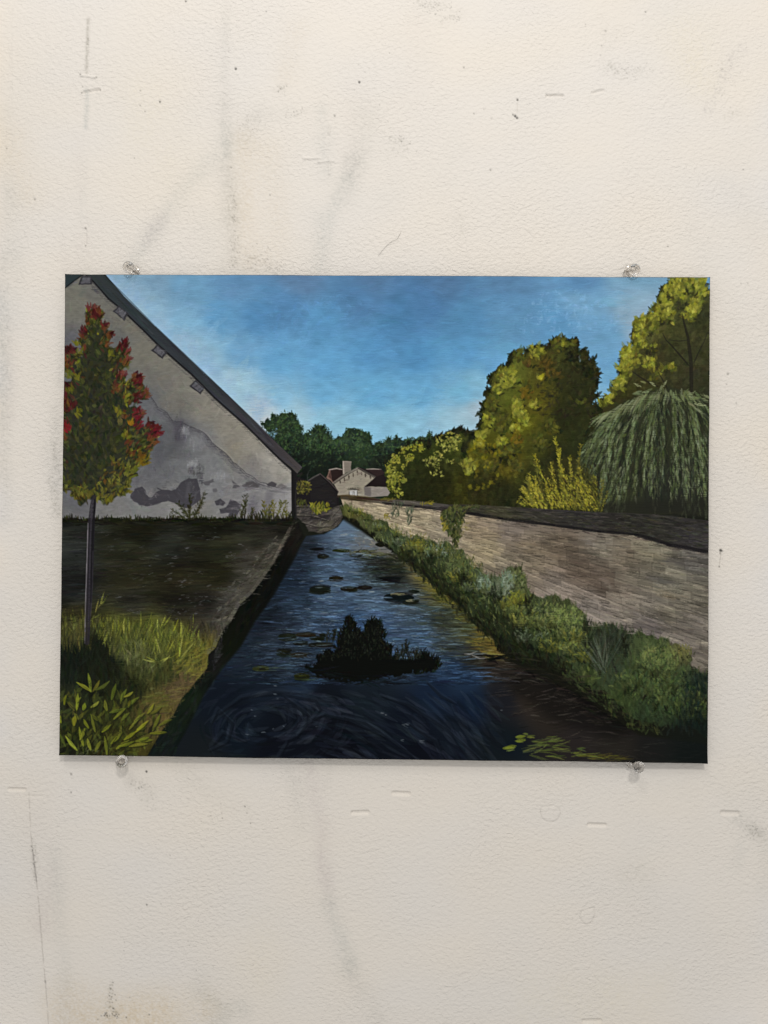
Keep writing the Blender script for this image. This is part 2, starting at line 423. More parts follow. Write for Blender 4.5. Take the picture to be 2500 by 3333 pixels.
# stipple of the left tree group (detail 800,1250)
for zx, zy, r, n in [(1135, 560, 20, 6), (1130, 600, 25, 10), (1165, 560, 25, 10), (1180, 600, 25, 8), (1225, 510, 35, 16), (1250, 570, 35, 14), (1290, 490, 30, 12), (1330, 480, 30, 14), (1345, 500, 30, 10), (1110, 650, 35, 16), (1140, 690, 35, 16), (1100, 690, 25, 10), (1180, 700, 25, 8), (1120, 750, 40, 20), (1180, 740, 35, 14), (1220, 750, 20, 6),
                     (1150, 800, 40, 16), (1180, 850, 35, 14), (1120, 810, 30, 10), (1215, 640, 25, 8), (1280, 560, 30, 8), (1400, 610, 30, 8), (1430, 590, 40, 14), (1480, 560, 40, 14), (1470, 640, 35, 8), (1500, 450, 45, 18), (1560, 420, 45, 18), (1610, 420, 40, 14), (1540, 500, 35, 10), (1600, 480, 35, 12), (1640, 430, 30, 8), (1570, 600, 30, 6), (1490, 700, 25, 5), (1440, 690, 20, 4)]:
    x, y = Z(800, 1250, [(zx, zy)])[0]
    cluster(x, y, r * 0.28, r * 0.28, int(n * 1.6), 4.2, 3.0, hi if zx < 1400 else [(144, 144, 66), (122, 124, 56), (104, 106, 48), (160, 158, 78)], 0.85, 60, 50)
desat(blur(TLM * (YY < 1020) * (XX < 1010), 1) * (1 - t1m), 0.85, 1.0)
dabs(blur(TLM * (YY < 975) * (XX < 1000), 1) * (1 - t1m), 420, 6.5, 2.6, 75, [(62, 84, 46), (50, 70, 44), (74, 96, 60)], 0.6, 45, 0.1)
for x, y in points(mask([(1010, 960), (1070, 950), (1080, 1050), (1010, 1060)], 8), 26):
    cluster(x, y, 6, 6, 5, 7, 5, [(132, 124, 30), (116, 108, 26), (92, 84, 24)], 0.5)
# right-hand tree: yellow lobes with dark gaps (detail 1750,870)
for zx, zy, r, n in [(1060, 120, 55, 22), (1110, 110, 50, 20), (1010, 180, 40, 16), (1060, 200, 50, 20), (1120, 220, 30, 14), (1180, 130, 40, 16), (1250, 140, 45, 22), (1275, 110, 22, 8), (1270, 200, 35, 14), (960, 250, 35, 16), (1000, 280, 40, 14), (1220, 270, 45, 18), (1180, 330, 45, 16), (1170, 380, 40, 12), (1220, 350, 30, 8), (920, 320, 30, 14), (950, 350, 30, 10),
                     (1010, 370, 45, 16), (900, 390, 40, 18), (950, 400, 35, 12), (860, 410, 35, 14), (800, 430, 45, 22), (760, 460, 30, 12), (800, 480, 40, 18), (850, 460, 30, 10), (750, 505, 25, 10), (770, 570, 40, 22), (800, 600, 35, 14), (760, 610, 30, 10), (700, 660, 45, 24), (680, 700, 40, 18), (740, 700, 35, 12), (650, 780, 35, 16), (690, 770, 35, 14), (760, 740, 35, 10),
                     (860, 740, 45, 16), (880, 760, 30, 8), (960, 790, 16, 5), (1020, 770, 25, 8), (1040, 800, 20, 5), (900, 840, 35, 9), (650, 880, 40, 16), (620, 910, 35, 14), (590, 960, 30, 10), (545, 1020, 30, 14), (500, 1060, 30, 12), (680, 850, 30, 8), (880, 620, 40, 6), (900, 480, 40, 8)]:
    x, y = Z(1750, 870, [(zx, zy)])[0]
    pal = hi if zx > 1050 or n > 13 else mid + hi[:3]
    cluster(x, y, r * 0.34, r * 0.34, int(n * 1.2), 10, 6.5, [tuple(int(v * 0.8) for v in q) for q in pal], 0.5, 65, 40)
    cluster(x, y, r * 0.27, r * 0.27, int(n * 1.2), 9.5, 5.6, pal, 0.78, 65, 38)
for zx, zy in [(1080, 290), (1100, 320), (1130, 290), (1000, 430), (870, 520), (1150, 200), (1200, 230), (960, 440), (850, 660), (1020, 240)]:
    x, y = Z(1750, 870, [(zx, zy)])[0]
    cluster(x, y, 7, 6, 8, 8, 4, [(52, 52, 30), (44, 44, 26)], 0.7)
# every crown gets small crisp touches so that no part of it stays a smooth wash
for m_ in (t1m, t2m, t3m * (YY < 870)):
    leafy(m_ * (1 - 0.8 * mask([(1420, 700), (1545, 690), (1545, 880), (1400, 860)], 15)), 700, 8, 4.2, 65, (0.7, 0.8, 0.9, 1.12, 1.25), 0.4, 45, 0.1)
br = C(32, 30, 26)
for pts, w in [([(1190, 985), (1185, 860), (1185, 740), (1170, 620), (1160, 540), (1130, 430), (1115, 360)], 8), ([(1168, 760), (1100, 680), (1030, 600), (990, 560), (965, 510)], 3.2), ([(1160, 560), (1100, 570), (1020, 560)], 1.6), ([(1205, 740), (1240, 660), (1290, 560), (1310, 500)], 2.2), ([(930, 920), (860, 890), (780, 840), (740, 810)], 3.0), ([(1010, 950), (960, 860), (930, 810)], 2.6)]:
    q = Z(1750, 870, pts)
    stroke(q[::1], w, br, 0.75, 0.25 if w > 3 else 0.4, 0, 0.5, 0.15)
stroke(Z(1450, 1050, [(1130, 580), (1175, 572), (1230, 562)]), 3, C(40, 42, 26), 0.9)
dabs(mask(Z(1450, 1050, [(1140, 560), (1235, 545), (1235, 590), (1140, 600)]), 1), 14, 5, 2, 30, [(36, 38, 24)], 0.8, 60)
# sky showing through the middle tree
dabs(mask(Z(1450, 1050, [(1010, 290), (1030, 240), (1045, 290), (1025, 300)]), 2), 5, 6, 2, 70, [(110, 130, 140)], 0.5)

# ------------------------------------------------------------------ painting: weeping tree and yellow shrub
W3 = [(1262, 1000), (1268, 960), (1290, 915), (1320, 885), (1360, 862), (1400, 845), (1440, 838), (1480, 845), (1505, 862), (1532, 880), (1538, 1110), (1290, 1108), (1270, 1050)]
wm = mask(W3, 6, 2)
put(wm, C(44, 48, 34), 0.85)
put(wm * mask([(1400, 1010), (1540, 1000), (1540, 1115), (1380, 1115)], 20), C(36, 38, 34), 0.7)
WD = [(40, 44, 32), (34, 38, 30), (50, 54, 38), (28, 32, 26)]
WL = [(112, 124, 88), (96, 108, 70), (84, 96, 54), (124, 134, 102), (68, 78, 46)]


def frond(sx, L, side, pal, w, a, top=None):
    """hanging frond that leaves the crown sideways and then falls"""
    x = sx; y = 836 + 52 * abs(side) ** 1.7 + 10 * RS.rand() if top is None else top
    A = -90 - 62 * side * (1 if side < 0 else -1) * (-1 if side < 0 else 1) if False else (-90 + side * 62)
    pts = [(x, y)]
    n = max(5, int(L / 12))
    for k in range(n):
        f = (k / n) ** 0.6
        AA = math.radians(A * (1 - f) + (-92 + side * 12) * f)
        x += L / n * math.cos(AA); y -= L / n * math.sin(AA)
        pts.append((x, y))
    stroke(pts, 1.4, pick(pal) * 0.9, a * 0.7, 0.5, 0.1)
    for k in range(1, len(pts)):
        for _ in range(2):
            px_, py_ = pts[k]
            qx, qy = pts[k - 1]
            T_ = math.degrees(math.atan2(qy - py_, px_ - qx))
            stroke(arc(px_ + 2.5 * RS.randn(), py_ + 4 * RS.randn(), 12 + 8 * RS.rand(), T_ + 11 * RS.randn(), 8 * RS.randn(), 3), w * (0.7 + 0.6 * RS.rand()), pick(pal), a, 0.15, 0.1, 0.8)


for rep in range(3):
    for i in range(75):
        side = -1.1 + 1.85 * RS.rand()
        sx = 1440 + side * 104
        st = None if RS.rand() < 0.45 else 860 + 150 * RS.rand() + 30 * abs(side)
        L = (90 + 150 * RS.rand()) if st is None else min(60 + 90 * RS.rand(), 1105 - st)
        sd = side if st is None else side * 0.45
        if st is not None:
            sx = 1432 + side * 122
        frond(sx, L, sd, WD if (rep == 0 and RS.rand() < 0.8) or RS.rand() < 0.3 else WL, 3.2, 0.42 if rep < 2 else 0.6, st)
for i in range(46):                                 # broad pale leaves round the crown's top
    x = 1380 + 140 * RS.rand(); y = 836 + 0.0022 * (x - 1445) ** 2 + 16 * RS.rand()
    sd = (x - 1445) / 75.0
    stroke(arc(x, y, 14 + 12 * RS.rand(), -90 + 62 * sd + 16 * RS.randn(), 10 * RS.randn(), 3), 5.0, pick([(124, 130, 96), (108, 116, 78), (96, 104, 64)]), 0.7, 0.12, 0.05, 0.9)
for i in range(60):
    s_ = RS.rand()
    x = 1430 - 125 * s_; y = 838 + 55 * s_ ** 1.3 + 10 * RS.rand()
    stroke(arc(x, y, 26 + 24 * RS.rand(), 205 + 30 * (1 - s_) + 8 * RS.randn(), 26 + 10 * RS.randn(), 4), 3.6, pick([(108, 116, 78), (92, 100, 62), (122, 130, 98)]), 0.6, 0.15, 0.1, 0.8)
for x, y, A, L in [(1385, 836, 150, 18), (1396, 828, 160, 14), (1416, 834, 140, 16), (1430, 838, 60, 20), (1424, 852, 75, 22), (1474, 858, 55, 24), (1484, 855, 20, 22), (1494, 862, 10, 20), (1500, 872, -10, 26), (1486, 868, -40, 20), (1474, 868, 150, 18), (1402, 846, 190, 16), (1500, 880, -35, 26), (1390, 850, 185, 24)]:
    stroke(arc(x, y, L, A, 20 * RS.randn(), 3), 5, pick([(128, 136, 98), (112, 120, 80)]), 0.85, 0.1, 0.1, 0.9)
put(blur(mask([(1290, 1085), (1540, 1075), (1540, 1120), (1290, 1112)], 8), 3) * (XX > 1300), C(34, 34, 28), 0.7)
yp = [(148, 140, 40), (128, 122, 34), (164, 154, 56), (110, 108, 32), (138, 134, 46)]


def spray(x, y, L, A, n, pal, w=2.6, leaf=6):
    """a leafy stem fanning up from x, y"""
    p = arc(x, y, L, A, 14 * RS.randn(), n)
    stroke(p, 1.6, pick(pal) * 0.8, 0.7, 0.4)
    for (px_, py_) in p[1:]:
        for sgn in (-1, 1):
            for _ in range(2):
                stroke(arc(px_ + RS.randn(), py_ + 2 * RS.randn(), leaf * (0.7 + 0.6 * RS.rand()), A + sgn * (32 + 14 * RS.randn()), 0, 2), w * (0.7 + 0.5 * RS.rand()), pick(pal), 0.8, 0.15, 0.12, 0.9)


put(mask([(1135, 1090), (1150, 1060), (1190, 1000), (1240, 980), (1285, 1040), (1300, 1105), (1180, 1100)], 8, 2), C(56, 54, 24), 0.75)
for bx, by, A, L in [(1160, 1095, 125, 42), (1150, 1094, 150, 34), (1175, 1098, 112, 70), (1165, 1096, 138, 52), (1185, 1100, 108, 100), (1200, 1102, 106, 120), (1212, 1104, 103, 105), (1222, 1105, 100, 130), (1232, 1106, 99, 150), (1244, 1106, 97, 120), (1252, 1107, 99, 145), (1262, 1107, 92, 110), (1272, 1107, 92, 90), (1282, 1107, 86, 75), (1292, 1107, 78, 62), (1298, 1107, 72, 40), (1206, 1100, 112, 88), (1240, 1105, 104, 100), (1270, 1107, 98, 60), (1190, 1100, 120, 66), (1180, 1098, 134, 60), (1226, 1104, 106, 80), (1258, 1106, 104, 75), (1286, 1107, 95, 50), (1146, 1092, 162, 24), (1216, 1100, 112, 60)] + [(1150 + 145 * RS.rand(), 1095 + 10 * RS.rand(), 115 - 18 * RS.rand(), 30 + 50 * RS.rand()) for _ in range(34)]:
    bx += 3 * RS.randn(); L *= 0.85 + 0.25 * RS.rand()
    spray(bx, by, L, A, max(4, int(L / 6)), yp if RS.rand() < 0.8 else [(100, 98, 40), (88, 86, 34)])
dabs(mask([(1160, 1000), (1290, 1000), (1298, 1100), (1170, 1095)], 10), 240, 9, 2.8, 110, [(48, 46, 22), (62, 60, 28), (36, 36, 20)], 0.7, 20)

# ------------------------------------------------------------------ painting: houses in the centre (detail 800,1250)
H = lambda *p: Z(800, 1250, p)
fill(H((360, 700), (480, 745), (720, 800), (720, 960), (360, 960)), (30, 27, 28), 2)
fill(H((625, 712), (650, 655), (752, 655), (760, 720), (690, 775)), (42, 32, 30), 0.8, 0.4)
fill(H((620, 720), (650, 655), (668, 740), (675, 768)), (112, 88, 78), 0.8, 0.5)
fill(H((636, 715), (652, 668), (664, 738)), (74, 54, 48), 0.8)
stroke(H((640, 662), (700, 652), (748, 660)), 2.6, C(166, 152, 142), 0.9)
fill(H((680, 770), (865, 645), (1000, 720), (925, 785), (1085, 795), (1112, 838), (1095, 862), (960, 872), (705, 858), (712, 830)), (142, 134, 118), 0.8)
fill(H((920, 795), (1085, 795), (1112, 838), (1095, 862), (960, 872), (915, 850)), (132, 124, 116), 1.0)
fill(H((870, 645), (930, 655), (1045, 656), (1060, 700), (1084, 720), (1080, 792), (920, 790), (1000, 720)), (34, 27, 27), 0.8, 0.5)
fill(H((925, 655), (1045, 655), (1075, 690), (1010, 715)), (46, 35, 34), 0.8)
stroke(H((930, 656), (990, 655), (1046, 658)), 2.2, C(160, 150, 138), 0.9)
fill(H((748, 596), (815, 598), (812, 665), (752, 695)), (118, 110, 99), 0.7, 0.5)
stroke(H((752, 596), (753, 640), (756, 690)), 2.6, C(178, 166, 152), 0.9, 0.6)
stroke(H((750, 597), (780, 597), (814, 600)), 1.8, C(150, 138, 126), 0.8, 0.6)
stroke(H((675, 765), (740, 720), (800, 682), (865, 648)), 4.6, C(132, 124, 112), 0.95, 0.7)
stroke(H((683, 770), (745, 726), (806, 688), (868, 654)), 1.2, C(40, 34, 32), 0.8, 0.6)
stroke(H((865, 646), (930, 678), (1000, 714)), 3.2, C(78, 72, 66), 0.95, 0.6)
stroke(H((868, 652), (930, 688), (990, 722)), 1.3, C(38, 32, 30), 0.8, 0.6)
for zx, zy, l in [(728, 745, 20), (760, 725, 24), (795, 705, 26), (828, 688, 26), (860, 668, 34), (892, 680, 22), (922, 692, 24), (960, 706, 26)]:
    stroke(H((zx, zy), (zx + 2, zy + l)), 3.0, C(52, 44, 38), 0.85, 0.4)
stroke(H((800, 830), (800, 862)), 2, C(48, 44, 42), 0.9, 0.7); stroke(H((858, 828), (860, 862)), 2, C(48, 44, 42), 0.9, 0.7)
stroke(H((785, 812), (830, 810), (872, 816)), 2.6, C(40, 38, 34), 0.9, 0.6)
for k in range(6):
    stroke(H((792 + k * 14, 806), (793 + k * 14, 796)), 1.4, C(56, 52, 46), 0.8)
fill(H((802, 818), (858, 818), (858, 862), (802, 862)), (176, 174, 170), 0.6)
stroke(H((826, 858), (828, 832), (838, 832), (840, 858)), 1.3, C(70, 66, 62), 0.8)
hm = mask(H((690, 780), (865, 660), (980, 725), (905, 790), (1090, 800), (1090, 860), (720, 855)), 1)
scumble(hm, 160, 9, 2.5, 8, 0.12, 0.5, 0.3)
fill(H((912, 795), (965, 797), (965, 868), (912, 860)), (92, 86, 84), 1.5, 0.5, 0.7)
fill(H((478, 748), (576, 690), (650, 750), (716, 830), (704, 862), (700, 950), (500, 950), (500, 860)), (33, 31, 31), 1.0)
stroke(H((482, 745), (530, 715), (575, 692)), 2.2, C(92, 86, 84), 0.9, 0.6)
stroke(H((575, 692), (650, 758), (716, 832)), 2.0, C(76, 66, 64), 0.85, 0.6)
stroke(H((570, 700), (640, 762), (700, 830)), 1.2, C(20, 17, 18), 0.8, 0.6)
stroke(H((480, 770), (475, 700), (490, 668)), 1.6, C(60, 62, 60), 0.6, 0.6)
scumble(mask(H((520, 760), (590, 720), (690, 830), (690, 930), (520, 930)), 2), 60, 14, 3, 5, 0.18, 0.5, 0.3)
dabs(mask(H((385, 770), (440, 740), (500, 760), (510, 820), (450, 850), (390, 830)), 3), 110, 6, 2.8, 70, [(96, 92, 38), (116, 110, 46), (70, 68, 30), (52, 50, 26)], 0.8, 45)
# stones and growth below the shed
sm = fill(H((380, 935), (500, 935), (620, 965), (735, 935), (742, 1060), (660, 1130), (570, 1152), (490, 1130), (430, 1060), (378, 1000)), (62, 58, 54), 1.5, 1)
put(mask(H((540, 1060), (680, 1050), (660, 1120), (560, 1140)), 4), C(84, 80, 66), 0.7)
put(mask(H((640, 980), (740, 935), (740, 1020), (660, 1050)), 3), C(92, 88, 80), 0.7)
put(mask(H((470, 1010), (640, 1010), (640, 1050), (500, 1050)), 4), C(36, 33, 34), 0.7)
scumble(sm, 150, 14, 3, 18, 0.2, 0.6, 0.3)
for p_ in (H((385, 1010), (500, 1012), (640, 1052)), H((640, 1052), (700, 980), (740, 938)), H((430, 1062), (560, 1100), (660, 1090), (736, 1010)), H((385, 940), (500, 945), (505, 1010)), H((660, 1128), (735, 1062), (740, 1000))):
    stroke(p_, 2.4, C(108, 103, 92), 0.6, 0.5, 0.2)
    stroke([(a, b + 2.5) for a, b in p_], 2.2, C(26, 24, 22), 0.6, 0.5, 0.1)
dabs(sm * 0.7, 90, 12, 1.8, 25, [(120, 114, 102), (100, 94, 84), (30, 27, 26)], 0.55, 20, 0.3)
dabs(mask(H((495, 920), (640, 925), (640, 985), (520, 985)), 3), 75, 11, 3, 70, [(124, 122, 34), (100, 102, 30), (74, 78, 28), (140, 136, 52)], 0.85, 30)
dabs(mask(H((400, 890), (480, 890), (480, 935), (400, 935)), 3), 24, 8, 3, 70, [(74, 76, 34), (58, 60, 30)], 0.7, 30)

# ------------------------------------------------------------------ painting: sunlit stone wall with its coping
WT = [(829, 1088), (899, 1096), (998, 1108), (1082, 1122), (1194, 1136), (1294, 1150), (1375, 1157), (1445, 1179), (1540, 1197)]
wallp = [(736, 1074), (770, 1078)] + WT + [(1540, 1500), (1300, 1420), (1180, 1330), (1060, 1270), (960, 1220), (860, 1160), (780, 1120), (742, 1095)]
wl = fill(wallp, (130, 118, 104), 1.0)
wf = field([(760, 1090, 150, 132, 112), (830, 1110, 152, 136, 114), (900, 1140, 150, 134, 112), (960, 1160, 138, 124, 108), (1040, 1150, 134, 116, 96), (1100, 1150, 104, 92, 86), (1160, 1160, 108, 95, 84), (1200, 1180, 96, 82, 70), (1150, 1210, 112, 98, 84), (1080, 1230, 116, 104, 90), (1050, 1190, 140, 124, 100), (1300, 1170, 112, 102, 92), (1400, 1190, 110, 102, 88), (1500, 1210, 92, 86, 82),
            (1240, 1230, 92, 78, 68), (1300, 1260, 78, 66, 58), (1380, 1240, 92, 84, 74), (1440, 1260, 112, 104, 92), (1360, 1200, 98, 86, 74), (1500, 1290, 100, 92, 82), (1200, 1270, 124, 110, 102), (1280, 1320, 124, 112, 106), (1380, 1310, 108, 98, 90), (1480, 1350, 104, 94, 88), (1400, 1360, 104, 94, 92), (1520, 1400, 112, 102, 94), (1525, 1440, 92, 82, 74), (1340, 1290, 120, 108, 98), (1440, 1320, 112, 102, 90)], 4)
wf = np.clip(wf * np.array([1.01, 1.04, 1.01], np.float32), 0, 1)
put(wl, wf, 0.95)
IMG[:] = IMG * (1 + 0.10 * wl * noise(PH, PW, 26, 5, 73))[..., None]
wang = lambda x, y: -(4 + 15 * float(np.clip((y - (1078 + (x - 750) * 0.14)) / 230.0, 0.05, 1)))
scumble(wl, 900, 34, 5, wang, 0.10, 0.55, 0.3, spread=6)
scumble(wl, 900, 24, 2.4, wang, 0.18, 0.55, 0.35, spread=6)
scumble(wl, 1200, 13, 3, wang, 0.18, 0.5, 0.3, spread=10)
dabs(wl, 620, 26, 2.2, wang, [(182, 168, 144), (166, 152, 132), (154, 140, 118)], 0.55, 6, 0.5, clip=wl, bend=5)
dabs(wl * (XX > 960), 520, 24, 2.8, wang, [(84, 72, 60), (72, 62, 54), (94, 84, 72), (64, 60, 60)], 0.5, 6, 0.45, clip=wl, bend=5)
for zx, zy, rx, ry, c in [(1180, 330, 110, 30, (78, 76, 78)), (1180, 490, 110, 42, (72, 68, 66)), (1100, 635, 60, 22, (66, 60, 58)), (1320, 190, 100, 18, (62, 58, 60)), (850, 400, 150, 40, (78, 64, 54)), (640, 300, 170, 50, (80, 68, 60)), (1230, 440, 60, 20, (128, 106, 74)), (1100, 130, 90, 22, (136, 124, 96)), (640, 430, 60, 50, (140, 128, 118)), (760, 350, 50, 40, (136, 124, 112)), (160, 60, 130, 60, (140, 120, 90)), (640, 30, 40, 30, (134, 126, 118))]:
    x, y = Z(1650, 1750, [(zx, zy)])[0]
    m_ = np.exp(-(((XX - x) / (rx * 0.28)) ** 2 + ((YY - y - (XX - x) * 0.25) / (ry * 0.28)) ** 2)) * wl
    put(m_, C(*c), 0.55)
    dabs(m_, 16, 16, 3, -14, [c], 0.4, 6, 0.4, clip=wl, bend=5)
for p_ in ([(1160, 210), (1270, 235), (1385, 268)], [(1240, 150), (1350, 175), (1490, 220)], [(860, 465), (900, 472), (945, 485)], [(1430, 440), (1480, 452), (1530, 466)], [(1035, 625), (1070, 635), (1100, 650)], [(860, 200), (920, 220), (980, 242)], [(100, 110), (300, 160), (560, 230)], [(940, 720), (1040, 740), (1140, 770)], [(1340, 540), (1440, 570), (1550, 610)], [(620, 480), (760, 520), (900, 580)], [(640, 60), (760, 90), (860, 130)]):
    stroke(Z(1650, 1750, p_), 2.0, C(46, 42, 42), 0.6, 0.2, 0.2)
for i in range(16):                                 # long courses of the masonry running towards the houses
    t = (i + 1) / 17.0
    x0 = 770 + 30 * t; y0_ = 1082 + 26 * t
    x1 = 1535; y1_ = 1197 + 270 * t
    for k in range(7):
        u = RS.rand(); l = 0.03 + 0.06 * RS.rand()
        g = lambda s: (x0 + (x1 - x0) * s, y0_ + (y1_ - y0_) * s ** 1.12)
        stroke([g(u), g(min(1, u + l / 2)), g(min(1, u + l))], 1.6, C(84, 72, 62), 0.45, 0.3, 0.3, clip=wl)
NC = 12                                             # courses of masonry, converging on the houses
def wall_pt(u, t):
    x = 760 + 778 * u
    return x, (1082 + 115 * u ** 1.15) * (1 - t) + (1112 + 375 * u ** 1.2) * t


for k in range(NC):
    u = 0.02 * RS.rand()
    t0, t1 = k / NC, (k + 1) / NC
    while u < 1:
        l = (0.018 + 0.05 * RS.rand()) * (0.5 + 0.9 * u)
        q = [wall_pt(u, t0), wall_pt(u + l * 0.5, t0), wall_pt(u + l, t0), wall_pt(u + l, t1), wall_pt(u, t1)]
        cx_, cy_ = q[1][0], (q[1][1] + q[3][1]) / 2
        if cy_ < 1500 and wl[min(PH - 1, int(cy_ - Y0)), min(PW - 1, int(cx_ - X0))] > 0.3:
            c0 = np.clip(wf[min(PH - 1, int(cy_ - Y0)), min(PW - 1, int(cx_ - X0))] * RS.choice([0.8, 0.9, 1.0, 1.12, 1.2, 1.28]), 0, 1)
            m_ = mask(q, 1.2)
            put(m_ * wl, c0, 0.36)
            stroke([wall_pt(u, t1), wall_pt(u + l * 0.5, t1), wall_pt(u + l, t1)], 1.5 + 0.8 * u, c0 * 0.55, 0.6 if RS.rand() < 0.6 else 0.15, 0.5, 0.15, 0.2, 0.5, wl)
            stroke([wall_pt(u, t0 + 0.25 / NC), wall_pt(u + l * 0.9, t0 + 0.25 / NC)], 1.8 + u, np.clip(c0 * 1.22, 0, 1), 0.5, 0.4, 0.3, 0.5, 0.5, wl)
            if RS.rand() < 0.6:
                stroke([wall_pt(u + l, t0), wall_pt(u + l, t1)], 1.4, c0 * 0.6, 0.45, 0.5, 0.2, 0.2, 0.5, wl)
        u += l
for i in range(420):                                # single blocks, paler faces with a dark joint beneath
    u = RS.rand() ** 0.7; t = RS.rand()
    x = 760 + 775 * u
    yt = 1082 + 112 * u ** 1.15; yb = 1110 + 350 * u ** 1.25
    y = yt + (yb - yt) * t
    if wl[min(PH - 1, int(y - Y0)), min(PW - 1, int(x - X0))] < 0.5:
        continue
    bl = (7 + 20 * u) * (0.6 + 0.8 * RS.rand()); bh = 2.0 + 5.5 * u
    A = wang(x, y)
    ix, iy = min(PW - 1, int(x - X0)), min(PH - 1, int(y - Y0))
    f = RS.choice([0.72, 0.85, 1.1, 1.22, 1.32])
    c0 = np.clip(wf[iy, ix] * f, 0, 1)
    stroke(arc(x, y, bl, A, 0, 2), bh, c0, 0.55, 0.75, 0.25, 0.7, 0.5, wl)
    stroke(arc(x, y + bh * 0.55, bl, A, 0, 2), 1.5, c0 * 0.5, 0.55, 0.5, 0.15, 0.2, 0.5, wl)
dabs(wl * (XX < 1000), 160, 16, 3, -14, [(108, 92, 80), (166, 152, 130), (174, 158, 132), (120, 104, 84)], 0.45, 8, 0.4, clip=wl)
fill(Z(1250, 1500, [(720, 450), (1659, 545), (1659, 620), (1300, 560), (1000, 520), (720, 500)]), (112, 100, 90), 6, 0, 0.35)
cop = [(736, 1070), (829, 1078), (914, 1084), (970, 1090), (1031, 1091), (1152, 1098), (1294, 1107), (1347, 1108), (1420, 1112), (1540, 1126)]
cm = fill(cop + WT[::-1] + [(736, 1078)], (64, 60, 58), 1.0)
cf = field([(760, 1074, 60, 50, 34), (850, 1082, 86, 80, 72), (950, 1092, 74, 70, 64), (1000, 1098, 44, 42, 34), (1080, 1105, 56, 54, 40), (1160, 1115, 50, 48, 42), (1260, 1125, 46, 44, 42), (1340, 1125, 42, 40, 36), (1420, 1145, 44, 43, 38), (1500, 1170, 50, 48, 48), (1500, 1130, 46, 44, 42)], 3)
put(cm, cf, 0.95)
leafy(cm, 700, 24, 2.8, -7, (0.6, 0.75, 1.25, 1.5), 0.5, 5, 0.3)
dabs(cm, 240, 16, 2.6, -7, [(58, 60, 36), (70, 68, 52), (82, 78, 72), (44, 48, 28)], 0.5, 7, 0.35, clip=cm)
dabs(cm * (XX > 980), 70, 18, 3, -8, [(52, 56, 34), (64, 62, 44), (72, 68, 66)], 0.4, 8, 0.4, clip=cm)
for i in range(len(WT) - 1):
    (xa, ya), (xb, yb) = WT[i], WT[i + 1]
    wd = 3.0 if i < 2 else 7.0 if i < 4 else 6.0 if i < 6 else 9
    stroke([(xa - 3, ya - 2), ((xa + xb) / 2, (ya + yb) / 2 - 2 + RS.randn()), (xb + 3, yb - 2)], wd, C(24, 22, 24), 0.8, 0.6, 0.0)
    for _ in range(14):
        t = RS.rand(); stroke(arc(xa + (xb - xa) * t - 8, ya + (yb - ya) * t + 2.5 * RS.randn() + (3 if i > 1 else 0), 12 + 14 * RS.rand(), -8 + 3 * RS.randn(), 0, 2), 2.2, pick([(40, 36, 34), (58, 52, 48), (70, 62, 56)]), 0.55, 0.2, 0.3)
stroke([(829, 1086), (870, 1090), (960, 1098), (995, 1104)], 2.5, C(34, 30, 28), 0.7, 0.6)
stroke(Z(1250, 1500, [(0, 330), (60, 338), (130, 350)]), 2, C(40, 32, 28), 0.8)
stroke(Z(1250, 1500, [(1140, 372), (1400, 385), (1640, 402)]), 1.6, C(84, 76, 78), 0.5, 0.4, 0.3)
stroke([(1095, 1100), (1150, 1102), (1230, 1112)], 3, C(66, 60, 60), 0.5, 0.4, 0.3)
stroke(H((710, 862), (790, 858), (880, 868), (1000, 880)), 3, C(76, 60, 32), 0.8, 0.4)
stroke(H((860, 878), (960, 888), (1130, 905)), 3, C(52, 32, 28), 0.8, 0.5)
dabs(mask(Z(1250, 1500, [(280, 310), (380, 312), (380, 332), (280, 328)]), 1), 12, 9, 2.5, 10, [(124, 114, 34), (104, 98, 34)], 0.8, 30)
dabs(mask(H((1040, 880), (1160, 880), (1160, 900), (1040, 895)), 1), 14, 8, 2.5, 10, [(110, 104, 40), (88, 84, 36)], 0.7, 30)
for zx in (818,):
    stroke(H((zx, 885), (zx, 925), (zx + 1, 960)), 1.4, C(60, 48, 42), 0.7, 0.5)
# plants hanging over the wall
vine = [(78, 82, 46), (62, 68, 38), (92, 92, 50), (48, 54, 30)]
dabs(mask(Z(1250, 1500, [(440, 380), (540, 345), (620, 350), (600, 480), (585, 600), (560, 670), (510, 600), (450, 480)]), 3, 1), 380, 10, 3.4, 80, [(66, 72, 38), (52, 58, 32), (82, 86, 44), (40, 46, 26)], 0.85, 25, 0.0)
dabs(mask(Z(1250, 1500, [(560, 340), (740, 340), (720, 365), (560, 370)]), 3, 1), 50, 8, 2.6, 20, vine, 0.7, 40, 0.1)
dabs(mask(Z(1250, 1500, [(430, 420), (480, 480), (500, 570), (450, 520)]), 3, 1), 24, 6, 2.6, 60, [(132, 120, 44), (116, 108, 44)], 0.7, 30)
dabs(mask(Z(1250, 1500, [(600, 450), (660, 450), (650, 520), (600, 580)]), 4, 1), 24, 8, 3, 60, [(112, 104, 44), (96, 90, 40)], 0.5, 30, 0.3)
stroke(Z(1250, 1500, [(530, 620), (532, 680), (530, 730)]), 2.4, C(66, 62, 40), 0.7)
dabs(mask(Z(1250, 1500, [(170, 345), (240, 335), (215, 430), (200, 495), (180, 480)]), 2, 1), 60, 7, 2.0, 85, [(72, 78, 60), (88, 94, 76), (56, 62, 46)], 0.8, 20)
dabs(mask(Z(1250, 1500, [(60, 320), (150, 318), (110, 410), (60, 450), (50, 400)]), 2, 1), 60, 7, 2.0, 85, [(72, 78, 60), (88, 92, 74), (56, 60, 46)], 0.7, 20)
dabs(mask(Z(1250, 1500, [(5, 410), (40, 405), (40, 440), (5, 440)]), 1), 10, 5, 3, 60, [(120, 110, 34)], 0.8, 30)

